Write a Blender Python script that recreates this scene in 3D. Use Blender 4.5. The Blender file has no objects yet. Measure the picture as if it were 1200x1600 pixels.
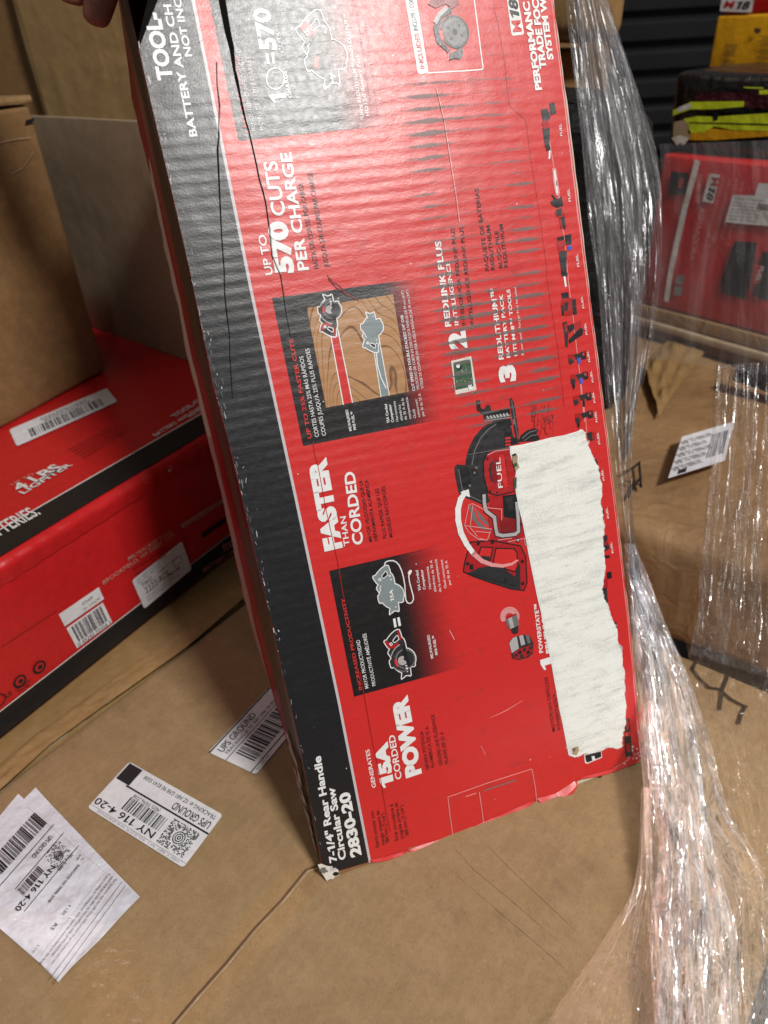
import bpy, bmesh, math, random
from mathutils import Vector, Matrix, noise
random.seed(7)
S = bpy.context.scene
COL = S.collection

# ------------------------------------------------------------------ camera
F0 = 1109.0                                   # focal length in photo pixels (1200 x 1600)
W = Matrix(((0.9980573758881821, -0.062301480200683795, 0.0),
            (-0.03517616273845583, -0.5635151614932825, 0.8253564686498782),
            (-0.051420929690096685, -0.8237531112730341, -0.5646119903595765)))   # image right/down/forward -> world
CAM = Vector((0, 0, 0.43489233))
cam_d = bpy.data.cameras.new('camera'); cam = bpy.data.objects.new('camera', cam_d); COL.objects.link(cam)
cam_d.sensor_fit = 'VERTICAL'; cam_d.sensor_height = 9.8; cam_d.sensor_width = 7.35
cam_d.lens = 9.8 * F0 / 1600
cam_d.clip_start = 0.02; cam_d.clip_end = 60
cam_d.dof.use_dof = True; cam_d.dof.focus_distance = 0.42; cam_d.dof.aperture_fstop = 2.0
rx = W @ Vector((1, 0, 0)); ry = W @ Vector((0, -1, 0)); rz = W @ Vector((0, 0, -1))
M = Matrix((rx, ry, rz)).transposed().to_4x4(); M.translation = CAM
cam.matrix_world = M
S.camera = cam

# ------------------------------------------------------------------ light
world = bpy.data.worlds.new("World"); S.world = world; world.use_nodes = True
bg = world.node_tree.nodes['Background']
bg.inputs[0].default_value = (0.95, 0.97, 1.0, 1); bg.inputs[1].default_value = 0.062
def lamp(name, loc, target, sx, sy, power, color=(1, 0.975, 0.94), spin=0):
    d = bpy.data.lights.new(name, 'AREA'); d.shape = 'RECTANGLE'; d.size = sx; d.size_y = sy
    d.energy = power; d.color = color
    o = bpy.data.objects.new(name, d); COL.objects.link(o)
    q = (Vector(target) - Vector(loc)).to_track_quat('-Z', 'Y')
    o.matrix_world = Matrix.Translation(loc) @ q.to_matrix().to_4x4() @ Matrix.Rotation(spin, 4, 'Z')
lamp('ceiling_lamp', (1.04, -0.84, 2.14), (0, 0.35, 0.2), 0.40, 0.28, 61)
lamp('ceiling_lamp', (-0.9, 0.2, 2.7), (0, 0.5, 0), 0.07, 1.5, 4.5)
lamp('ceiling_lamp', (1.6, 1.6, 2.7), (0.3, 0.6, 0), 0.07, 1.5, 6)
lamp('ceiling_lamp', (2.0, 0.1, 2.7), (0.3, 0.5, 0), 0.07, 1.5, 6)
lamp('ceiling_lamp', (0.1, -2.0, 2.7), (0.3, 0.5, 0), 0.07, 1.5, 4)
S.view_settings.view_transform = 'Standard'; S.view_settings.look = 'None'
S.view_settings.exposure = 0.0; S.view_settings.gamma = 1.0; S.view_settings.use_curve_mapping = False
S.cycles.max_bounces = 8; S.cycles.transparent_max_bounces = 24

# ------------------------------------------------------------------ helpers: pixels of the photo -> surfaces of the place
def ray(x, y): return W @ Vector(((x - 600) / F0, (y - 800) / F0, 1.0))
def hz(x, y, z=0.0):
    d = ray(x, y); return CAM + d * ((z - CAM.z) / d.z)
def at(x, y, dist): return CAM + ray(x, y).normalized() * dist
class Plane:
    def __init__(s, o, ax, ay):
        s.o = Vector(o); s.ax = Vector(ax).normalized(); ay = Vector(ay)
        s.ay = (ay - s.ax * ay.dot(s.ax)).normalized(); s.n = s.ax.cross(s.ay)
        s.M = Matrix((s.ax, s.ay, s.n)).transposed().to_4x4(); s.M.translation = s.o
    def px(s, x, y, off=0.0):
        d = ray(x, y); t = ((s.o + s.n * off - CAM).dot(s.n)) / d.dot(s.n)
        p = CAM + d * t - s.o
        return (p.dot(s.ax), p.dot(s.ay))
    def w(s, u, v, z=0): return s.o + s.ax * u + s.ay * v + s.n * z

WM = {}
def link(ob, parent=None, mw=None):
    COL.objects.link(ob); mw = mw or Matrix.Identity(4); WM[ob.name] = mw
    if parent:
        ob.parent = parent; ob.matrix_local = WM[parent.name].inverted() @ mw
    else: ob.matrix_world = mw
    return ob
def tag(o, label=None, cat=None, group=None, kind=None):
    if label: o['label'] = label
    if cat: o['category'] = cat
    if group: o['group'] = group
    if kind: o['kind'] = kind
    return o
def empty(name, loc, label, cat, group=None):
    o = bpy.data.objects.new(name, None); o.empty_display_size = 0.02
    link(o, None, Matrix.Translation(loc)); return tag(o, label, cat, group)

# ------------------------------------------------------------------ material mini language
class NT:
    def __init__(s, nt): s.t = nt; s.nodes = nt.nodes
    def n(s, typ, **kw):
        a = s.nodes.new(typ)
        for k, v in kw.items(): setattr(a, k, v)
        return a
    def set(s, sock, v):
        if isinstance(v, bpy.types.NodeSocket): s.t.links.new(v, sock)
        elif v is not None:
            if hasattr(sock.default_value, '__len__') and not hasattr(v, '__len__'): v = (v,) * len(sock.default_value)
            if hasattr(v, '__len__') and len(v) == 3 and len(sock.default_value) == 4: v = (*v, 1)
            sock.default_value = v
    def math(s, op, a, b=None, c=None, clamp=False):
        m = s.n('ShaderNodeMath', operation=op, use_clamp=clamp); s.set(m.inputs[0], a)
        if b is not None: s.set(m.inputs[1], b)
        if c is not None: s.set(m.inputs[2], c)
        return m.outputs[0]
    def mix(s, f, a, b):
        m = s.n('ShaderNodeMix', data_type='RGBA'); s.set(m.inputs[0], f); s.set(m.inputs[6], a); s.set(m.inputs[7], b)
        return m.outputs[2]
    def noise(s, vec, scale, detail=3, rough=0.55, dist=0):
        m = s.n('ShaderNodeTexNoise'); s.set(m.inputs['Vector'], vec); m.inputs['Scale'].default_value = scale
        m.inputs['Detail'].default_value = detail; m.inputs['Roughness'].default_value = rough; m.inputs['Distortion'].default_value = dist
        return m.outputs[0]
    def ramp(s, v, a, b, lo=0.0, hi=1.0):
        m = s.n('ShaderNodeMapRange'); m.interpolation_type = 'SMOOTHSTEP'
        s.set(m.inputs[0], v)
        for i, q in zip((1, 2, 3, 4), (a, b, lo, hi)): m.inputs[i].default_value = q
        return m.outputs[0]
    def scale(s, vec, sc):
        m = s.n('ShaderNodeMapping'); s.set(m.inputs[0], vec); m.inputs['Scale'].default_value = sc; return m.outputs[0]
    def bump(s, h, dist, strength=1.0, normal=None):
        m = s.n('ShaderNodeBump'); m.inputs['Strength'].default_value = strength; m.inputs['Distance'].default_value = dist
        s.set(m.inputs['Height'], h)
        if normal is not None: s.set(m.inputs['Normal'], normal)
        return m.outputs[0]
def new_mat(name):
    m = bpy.data.materials.new(name); m.use_nodes = True
    N = NT(m.node_tree); b = m.node_tree.nodes['Principled BSDF']
    tc = N.n('ShaderNodeTexCoord'); return m, N, b, tc
def done(N, b, color=None, rough=None, normal=None, spec=None):
    if color is not None: N.set(b.inputs['Base Color'], color)
    if rough is not None: N.set(b.inputs['Roughness'], rough)
    if normal is not None: N.set(b.inputs['Normal'], normal)
    if spec is not None: N.set(b.inputs['Specular IOR Level'], spec)

# printed board: wear shared by every ink on the held carton (coordinates = the carton's own front face, metres)
wear = bpy.data.node_groups.new('board_wear', 'ShaderNodeTree')
wear.interface.new_socket('Color', in_out='INPUT', socket_type='NodeSocketColor')
wear.interface.new_socket('Color', in_out='OUTPUT', socket_type='NodeSocketColor')
wear.interface.new_socket('Rough', in_out='OUTPUT', socket_type='NodeSocketFloat')
wear.interface.new_socket('Normal', in_out='OUTPUT', socket_type='NodeSocketVector')
G = NT(wear); gi = G.n('NodeGroupInput'); go = G.n('NodeGroupOutput'); gt = G.n('ShaderNodeTexCoord')
co = gt.outputs['Object']; sp = G.n('ShaderNodeSeparateXYZ'); G.set(sp.inputs[0], co); gx, gy = sp.outputs[0], sp.outputs[1]
wob = G.noise(G.scale(co, (9, 14, 1)), 1.0, 2)
ph = G.math('MULTIPLY_ADD', wob, 3.2, G.math('MULTIPLY', gy, 2 * math.pi / 0.0064))
fl = G.math('SINE', ph)
amp = G.ramp(G.noise(G.scale(co, (16, 22, 1)), 1.0, 3), 0.30, 0.68, 0.25, 1.0)
flh = G.math('MULTIPLY', G.math('MULTIPLY', fl, amp), G.ramp(gy, 0.05, 0.30, 0.48, 1.0))
big = G.noise(co, 14, 3)
fine = G.noise(co, 900, 3, 0.65)
mid = G.noise(G.scale(co, (150, 420, 1)), 1.0, 3)
h = G.math('ADD', G.math('MULTIPLY', flh, 0.000042), G.math('MULTIPLY', big, 0.0012))
h = G.math('ADD', h, G.math('MULTIPLY', fine, 0.00006))
h = G.math('ADD', h, G.math('MULTIPLY', mid, 0.00010))
nrm = G.bump(h, 1.0, 1.0)
# rubbed grey scuffs along the flutes
def band(v, a, b, c, d): return G.math('MULTIPLY', G.ramp(v, a, b), G.ramp(v, c, d, 1.0, 0.0))
zone = G.math('MULTIPLY', band(gx, 0.110, 0.150, 0.196, 0.222), band(gy, 0.225, 0.265, 0.43, 0.51))
zone = G.math('MULTIPLY', zone, G.ramp(G.noise(G.scale(co, (14, 9, 1)), 1.0, 2), 0.30, 0.58, 0.50, 1.0))
zone = G.math('MULTIPLY', zone, G.ramp(G.noise(G.scale(co, (22, 150, 1)), 1.0, 2), 0.28, 0.60, 0.62, 1.05))
zone2 = G.math('MULTIPLY', band(gx, 0.006, 0.012, 0.05, 0.06), 0.22)
zone3 = G.math('MULTIPLY', band(gx, 0.02, 0.03, 0.19, 0.22), 0.30)
zz = G.math('MAXIMUM', zone, G.math('MAXIMUM', zone2, zone3))
rub = G.math('ADD', G.math('MULTIPLY', fl, 0.95), G.math('MULTIPLY_ADD', G.math('MULTIPLY_ADD', G.noise(G.scale(co, (420, 1300, 1)), 1.0, 3, 0.7), 0.5, G.math('MULTIPLY', G.noise(G.scale(co, (90, 330, 1)), 1.0, 4, 0.75), 0.5)), 2.6, -1.3))
rub = G.math('ADD', rub, G.math('MULTIPLY_ADD', zz, 1.85, -1.78))
rub = G.ramp(rub, -0.10, 0.45)
c1 = G.mix(G.math('MULTIPLY', rub, 0.85), gi.outputs[0], (0.10, 0.09, 0.085))
# grey general dirt film
dirt = G.math('MULTIPLY', G.ramp(G.noise(G.scale(co, (60, 110, 1)), 1.0, 6, 0.7), 0.52, 0.75), G.math('MULTIPLY_ADD', zz, 0.5, 0.10))
c1 = G.mix(dirt, c1, (0.06, 0.04, 0.04))
# tiny white nicks
vor = G.n('ShaderNodeTexVoronoi'); G.set(vor.inputs['Vector'], co); vor.inputs['Scale'].default_value = 95
nick = G.math('MULTIPLY', G.ramp(vor.outputs['Distance'], 0.03, 0.055, 1.0, 0.0), G.ramp(G.noise(co, 60, 2), 0.55, 0.6))
c1 = G.mix(nick, c1, (0.65, 0.55, 0.52))
G.t.links.new(c1, go.inputs[0])
rg = G.math('MULTIPLY_ADD', G.noise(co, 300, 3), 0.16, 0.27)
rg = G.math('MULTIPLY_ADD', rub, 0.12, rg)
G.t.links.new(rg, go.inputs[1]); G.t.links.new(nrm, go.inputs[2])
MATS = {}
def ink(key, color):
    if key in MATS: return MATS[key]
    m, N, b, tc = new_mat('ink_' + key)
    g = N.n('ShaderNodeGroup'); g.node_tree = wear
    if callable(color): color = color(N, tc)
    N.set(g.inputs[0], color)
    done(N, b, g.outputs[0], g.outputs[1], g.outputs[2], 0.62)
    MATS[key] = m; return m
RED = (0.60, 0.024, 0.022)
ink('red', RED); ink('black', (0.012, 0.012, 0.014)); ink('white', (0.80, 0.79, 0.78)); ink('grey', (0.22, 0.26, 0.27))
ink('darkred', (0.22, 0.008, 0.010)); ink('charcoal', (0.026, 0.025, 0.027)); ink('midred', (0.40, 0.012, 0.014))
ink('silver', (0.42, 0.40, 0.40)); ink('blue', (0.03, 0.12, 0.55)); ink('pink', (0.72, 0.30, 0.30)); ink('green', (0.035, 0.10, 0.05))
ink('steel', (0.16, 0.15, 0.15)); ink('redtext', (0.66, 0.04, 0.035)); ink('lilac', (0.55, 0.50, 0.52)); ink('brass', (0.35, 0.22, 0.08))
def fade(x0, x1):
    def f(N, tc):
        s = N.n('ShaderNodeSeparateXYZ'); N.set(s.inputs[0], tc.outputs['Object'])
        dith = N.math('MULTIPLY_ADD', N.noise(tc.outputs['Object'], 1500, 1), 0.012, s.outputs[0])
        return N.mix(N.ramp(dith, x0 + 0.006, x1 + 0.006), (0.012, 0.010, 0.011), RED)
    return f
ink('fade_top', fade(0.09, 0.135)); ink('fade_mid', fade(0.103, 0.130)); ink('fade_low', fade(0.080, 0.118))
def woodpic(N, tc):
    v = N.scale(tc.outputs['Object'], (30, 13, 1))
    n = N.noise(v, 1.0, 1, 0.4, 0.5)
    r = N.math('PINGPONG', N.math('MULTIPLY', n, 22), 0.5)
    return N.mix(N.ramp(r, 0.02, 0.09), (0.17, 0.075, 0.028), N.mix(N.noise(v, 2.0, 3), (0.38, 0.185, 0.075), (0.47, 0.25, 0.11)))
ink('wood', woodpic)
def torn(N, tc):
    o = tc.outputs['Object']
    f = N.noise(N.scale(o, (700, 1100, 1)), 1.0, 5, 0.75)
    g = N.noise(N.scale(o, (30, 120, 1)), 1.0, 4, 0.7)
    return N.mix(N.ramp(N.math('MULTIPLY', f, g), 0.12, 0.28), (0.60, 0.60, 0.56), (0.82, 0.825, 0.77))
m, N, b, tc = new_mat('torn_paper')
sp_ = N.n('ShaderNodeSeparateXYZ'); N.set(sp_.inputs[0], tc.outputs['Object'])
ffl = N.math('SINE', N.math('MULTIPLY_ADD', N.noise(N.scale(tc.outputs['Object'], (9, 14, 1)), 1.0, 2), 3.2, N.math('MULTIPLY', sp_.outputs[1], 2 * math.pi / 0.0064)))
hh = N.math('ADD', N.math('MULTIPLY', ffl, 0.000018), N.math('MULTIPLY', N.noise(tc.outputs['Object'], 700, 5, 0.75), 0.00028))
stain = N.math('MULTIPLY', N.ramp(N.math('MULTIPLY_ADD', ffl, 0.14, N.noise(N.scale(tc.outputs['Object'], (70, 260, 1)), 1.0, 5, 0.75)), 0.60, 0.84), 0.42)
done(N, b, N.mix(stain, torn(N, tc), (0.28, 0.275, 0.25)), 0.95, N.bump(hh, 1.0, 1.0), 0.1); MATS['torn'] = m

def paper(key, color, rough=0.45, bumpd=0.0004, spec=0.4):
    m, N, b, tc = new_mat(key); o = tc.outputs['Object']
    c = N.mix(N.ramp(N.noise(o, 120, 5, 0.7), 0.35, 0.75), color, tuple(q * 0.86 for q in color))
    done(N, b, c, rough, N.bump(N.noise(o, 45, 3), bumpd * 4, 1.0), spec); MATS[key] = m; return m
paper('crack', (0.008, 0.006, 0.006), 0.9, 0.0001, 0.05)
paper('label', (0.74, 0.74, 0.76), 0.42); paper('slip', (0.70, 0.70, 0.76), 0.35, 0.0012); paper('toner', (0.02, 0.02, 0.022), 0.5); paper('faint', (0.25, 0.24, 0.24), 0.6)
paper('gloss_red', (0.56, 0.016, 0.018), 0.30, 0.0003, 0.5); paper('gloss_black', (0.013, 0.013, 0.014), 0.35, 0.0003, 0.4)
paper('print_white', (0.72, 0.70, 0.68), 0.5); paper('print_dark', (0.09, 0.012, 0.012), 0.5); paper('print_rose', (0.62, 0.25, 0.22), 0.5)
paper('yellow', (0.72, 0.36, 0.012), 0.45); paper('neon', (0.66, 0.78, 0.03), 0.4); paper('maroon', (0.06, 0.012, 0.02), 0.3, 0.002)
paper('shell_black', (0.016, 0.016, 0.017), 0.25, 0.0012, 0.5); paper('board_edge', (0.62, 0.56, 0.45), 0.9); paper('pulp', (0.72, 0.68, 0.60), 0.95)
paper('red_edge', (0.42, 0.02, 0.02), 0.5); paper('brown_fold', (0.10, 0.055, 0.03), 0.6); paper('pink_tear', (0.70, 0.42, 0.40), 0.9); paper('marker', (0.02, 0.018, 0.018), 0.4)
paper('badge_red', (0.45, 0.02, 0.02), 0.5)

def kraft(key, a, b_, flute=0.0, axis=0, stain=0.25, rough=0.75, spec=0.25, wrinkle=0.0):
    m, N, b, tc = new_mat(key); o = tc.outputs['Object']
    fib = N.noise(N.scale(o, (900, 420, 900)), 1.0, 4, 0.75); blot = N.noise(o, 75, 6, 0.75); big = N.noise(o, 6, 3)
    c = N.mix(N.ramp(blot, 0.35, 0.68), a, b_)
    c = N.mix(N.math('MULTIPLY', N.ramp(fib, 0.50, 0.72), 0.45), c, tuple(q * 0.55 for q in a))
    c = N.mix(N.math('MULTIPLY', N.ramp(N.noise(o, 420, 3, 0.7), 0.60, 0.72), 0.35), c, tuple(min(1, q * 1.35) for q in b_))
    c = N.mix(N.math('MULTIPLY', N.ramp(N.noise(o, 13, 7, 0.72), 0.55, 0.78), stain), c, (a[0] * .35, a[1] * .36, a[2] * .42))
    hgt = N.math('ADD', N.math('MULTIPLY', fib, 0.00014), N.math('MULTIPLY', big, 0.005))
    if flute:
        s = N.n('ShaderNodeSeparateXYZ'); N.set(s.inputs[0], o)
        q = N.math('SINE', N.math('MULTIPLY_ADD', big, 2.0, N.math('MULTIPLY', s.outputs[axis], 2 * math.pi / 0.0072)))
        hgt = N.math('ADD', hgt, N.math('MULTIPLY', N.math('MULTIPLY', q, N.noise(o, 9, 2)), flute))
    if wrinkle:
        r1 = N.math('ABSOLUTE', N.math('SUBTRACT', N.noise(N.scale(o, (16, 16, 7)), 1.0, 3, 0.55, 0.4), 0.5))
        r2 = N.math('ABSOLUTE', N.math('SUBTRACT', N.noise(o, 45, 2, 0.5, 0.8), 0.5))
        hgt = N.math('ADD', hgt, N.math('MULTIPLY', N.math('MULTIPLY_ADD', r2, -0.3, N.math('MULTIPLY', r1, -1.0)), wrinkle))
    done(N, b, c, rough, N.bump(hgt, 1.0, 1.0), spec); MATS[key] = m; return m
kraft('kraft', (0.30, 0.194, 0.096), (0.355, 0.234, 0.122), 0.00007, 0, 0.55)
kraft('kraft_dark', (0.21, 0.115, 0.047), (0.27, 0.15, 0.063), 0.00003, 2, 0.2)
kraft('kraft_grey', (0.31, 0.225, 0.142), (0.36, 0.265, 0.172), 0.00003, 0, 0.15)
kraft('kraft_tape', (0.30, 0.185, 0.075), (0.35, 0.22, 0.095), 0.0, 0, 0.25, 0.30, 0.5, 0.0035)
kraft('kraft_wrap', (0.29, 0.17, 0.078), (0.33, 0.20, 0.095), 0.0, 0, 0.35, 0.40, 0.4, 0.007)
kraft('kraft_edge', (0.34, 0.25, 0.15), (0.48, 0.36, 0.24), 0.0, 0, 0.3)
m, N, b, tc = new_mat('clear_tape'); o = tc.outputs['Object']
wr = N.noise(N.scale(o, (60, 60, 40)), 1.0, 4, 0.6, 0.8)
N.nodes.remove(b); gl = N.n('ShaderNodeBsdfGlossy'); gl.inputs['Roughness'].default_value = 0.16; gl.inputs['Color'].default_value = (.9, .88, .85, 1)
nn = N.bump(wr, 0.0012, 1.0); N.set(gl.inputs['Normal'], nn)
tr = N.n('ShaderNodeBsdfTransparent'); tr.inputs['Color'].default_value = (0.975, 0.965, 0.95, 1)
lw = N.n('ShaderNodeFresnel'); lw.inputs[0].default_value = 1.45; N.set(lw.inputs['Normal'], nn)
N.set(gl.inputs['Color'], N.mix(lw.outputs[0], (0, 0, 0), (1.3, 1.3, 1.3))); mx = N.n('ShaderNodeAddShader'); N.t.links.new(tr.outputs[0], mx.inputs[0]); N.t.links.new(gl.outputs[0], mx.inputs[1])
N.t.links.new(mx.outputs[0], m.node_tree.nodes['Material Output'].inputs[0]); MATS['clear_tape'] = m

def film_mat(key, dens0, dens1, sx, sy, bumpd, tint=(0.93, 0.92, 0.93), white=0.5, rough=0.14, gloss=1.0, hz_=(0.62, 0.60, 0.63), dark=0.9):
    m, N, b, tc = new_mat(key); uv = tc.outputs['UV']; N.nodes.remove(b)
    rid = lambda v: N.math('MULTIPLY', N.math('ABSOLUTE', N.math('SUBTRACT', v, 0.5)), -2.0)
    st = N.noise(N.scale(uv, (sx, sy, 1)), 1.0, 4, 0.55, 0.6)
    st2 = N.noise(N.scale(uv, (sx * 2.6, sy * 0.6, 1)), 1.0, 3, 0.6, 0.3)
    crk = N.noise(N.scale(uv, (sx * 1.3, sy * 4.5, 1)), 1.0, 3, 0.6, 1.2)
    crk2 = N.noise(N.scale(uv, (sx * 3.5, sy * 16, 1)), 1.0, 2, 0.5, 1.0)
    hgt = N.math('ADD', N.math('MULTIPLY', rid(st), 0.7), N.math('ADD', N.math('MULTIPLY', rid(crk), 0.45), N.math('MULTIPLY_ADD', rid(crk2), 0.16, N.math('MULTIPLY', st2, 0.6))))
    nn = N.bump(hgt, bumpd, 1.0)
    gl = N.n('ShaderNodeBsdfGlossy'); gl.inputs['Roughness'].default_value = rough; gl.inputs['Color'].default_value = (1.0, 1.0, 1.0, 1); N.set(gl.inputs['Normal'], nn)
    df = N.n('ShaderNodeBsdfDiffuse'); df.inputs['Color'].default_value = (*hz_, 1); N.set(df.inputs['Normal'], nn)
    tl = N.n('ShaderNodeBsdfTranslucent'); tl.inputs['Color'].default_value = (hz_[0] * .9, hz_[1] * .9, hz_[2] * .9, 1)
    tr = N.n('ShaderNodeBsdfTransparent'); N.set(tr.inputs['Color'], N.mix(N.ramp(crk, 0.30, 0.62), tuple(q * dark for q in tint), tint))  # crinkles tinted darker: shadowed gaps put into the film's colour
    def mixs(f, a, c):
        k = N.n('ShaderNodeMixShader'); N.set(k.inputs[0], f); N.t.links.new(a, k.inputs[1]); N.t.links.new(c, k.inputs[2]); return k.outputs[0]
    haze_ = mixs(0.18, df.outputs[0], tl.outputs[0])
    dn = N.ramp(N.math('MULTIPLY_ADD', st2, 0.4, N.math('MULTIPLY', st, 0.6)), 0.38, 0.68, dens0, dens1)
    body = mixs(N.math('MULTIPLY', dn, white), tr.outputs[0], haze_)
    fr = N.n('ShaderNodeFresnel'); fr.inputs[0].default_value = 1.5; N.set(fr.inputs['Normal'], nn)
    g_ = N.math('MULTIPLY', N.math('MULTIPLY_ADD', dn, 0.06, fr.outputs[0]), gloss, clamp=True)
    N.set(gl.inputs['Color'], N.mix(g_, (0, 0, 0), (1, 1, 1)))
    ad = N.n('ShaderNodeAddShader'); N.t.links.new(body, ad.inputs[0]); N.t.links.new(gl.outputs[0], ad.inputs[1])
    N.t.links.new(ad.outputs[0], m.node_tree.nodes['Material Output'].inputs[0])
    MATS[key] = m; return m
film_mat('film_far', 0.20, 0.85, 12, 1.4, 0.007, (0.95, 0.95, 0.96), 0.42, 0.30, 0.16, (0.40, 0.40, 0.41), 0.78)
film_mat('film_near', 0.05, 0.9, 10, 3.2, 0.020, (0.97, 0.975, 0.98), 0.22, 0.11, 0.62, (0.62, 0.68, 0.76), 0.66)
film_mat('film_haze', 0.20, 0.6, 5, 1.0, 0.002, (0.985, 0.985, 0.985), 0.22, 0.35, 0.025, (0.55, 0.53, 0.53), 0.95)
film_mat('film_thin', 0.0, 0.25, 10, 5.0, 0.014, (0.985, 0.985, 0.985), 0.06, 0.09, 0.42, (0.5, 0.56, 0.64), 0.90)
film_mat('film_side', 0.05, 0.6, 10, 1.6, 0.007, (0.93, 0.92, 0.93), 0.20, 0.25, 0.2, (0.48, 0.48, 0.49), 0.78)
m, N, b, tc = new_mat('skin'); o = tc.outputs['Object']
done(N, b, N.mix(N.noise(o, 90, 4), (0.30, 0.12, 0.085), (0.40, 0.17, 0.12)), 0.5, N.bump(N.noise(o, 600, 3), 0.0006, 1.0)); b.inputs['Subsurface Weight'].default_value = 0.05; MATS['skin'] = m
paper('nail', (0.52, 0.30, 0.25), 0.25)
m, N, b, tc = new_mat('shutter_metal'); o = tc.outputs['Object']
done(N, b, N.mix(N.noise(o, 12, 4), (0.014, 0.015, 0.017), (0.026, 0.027, 0.03)), 0.42); b.inputs['Metallic'].default_value = 0.3; MATS['shutter'] = m
m, N, b, tc = new_mat('concrete'); o = tc.outputs['Object']
done(N, b, N.mix(N.noise(o, 5, 8, 0.7), (0.10, 0.105, 0.10), (0.17, 0.17, 0.16)), 0.6, N.bump(N.noise(o, 60, 5), 0.002, 1.0)); MATS['concrete'] = m
paper('black_plastic', (0.010, 0.010, 0.011), 0.6, 0.002, 0.25)

# ------------------------------------------------------------------ text
_txt = {}
def raw_text(s, bold, shear):
    key = (s, bold, shear)
    if key in _txt: return _txt[key]
    cu = bpy.data.curves.new('t', 'FONT'); cu.body = s; cu.size = 1; cu.offset = bold; cu.shear = shear; cu.resolution_u = 3
    ob = bpy.data.objects.new('t', cu); COL.objects.link(ob)
    me = bpy.data.meshes.new_from_object(ob.evaluated_get(bpy.context.evaluated_depsgraph_get()))
    vs = [(v.co.x, v.co.y) for v in me.vertices]; fs = [tuple(p.vertices) for p in me.polygons]
    bpy.data.objects.remove(ob); bpy.data.curves.remove(cu); bpy.data.meshes.remove(me)
    _txt[key] = (vs, fs); return _txt[key]
def width(st): vs = raw_text(st, 0.0, 0)[0]; return max(v[0] for v in vs) - min(v[0] for v in vs)
_adv = {}
def advance(ch):
    if ch not in _adv: _adv[ch] = width('H' + ch + 'H') - width('HH')
    return _adv[ch]
def text_mesh(s, bold, shear):
    if '1' not in s: return raw_text(s, bold, shear)
    V, F = [], []; x = 0; ch = max(v[1] for v in raw_text('H', 0, 0)[0])
    st = (0.12 + bold * 2.2)
    for seg in __import__('re').split('(1)', s):
        if not seg: continue
        i = len(V)
        if seg == '1':
            f = 0.20; g = [(f, -bold), (f + st, -bold), (f + st, ch + bold), (f + st * .35, ch + bold), (f - .17, ch * .84), (f - .17, ch * (.84 - st * .75)), (f, ch * (.92 - st * .65))]
            V += [(x + a + shear * b, b) for a, b in g]; F.append(tuple(range(i, i + 7))); x += f + st + .10
        else:
            vs, fs = raw_text(seg, bold, shear); V += [(x + a, b) for a, b in vs]; F += [tuple(q + i for q in t) for t in fs]
            x += width('H' + seg + 'H') - width('HH')
    return V, F
CAPH = {}
def caph(bold):
    if bold not in CAPH: CAPH[bold] = (min(v[1] for v in raw_text('H', bold, 0)[0]), max(v[1] for v in raw_text('H', bold, 0)[0]))
    return CAPH[bold]

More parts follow.
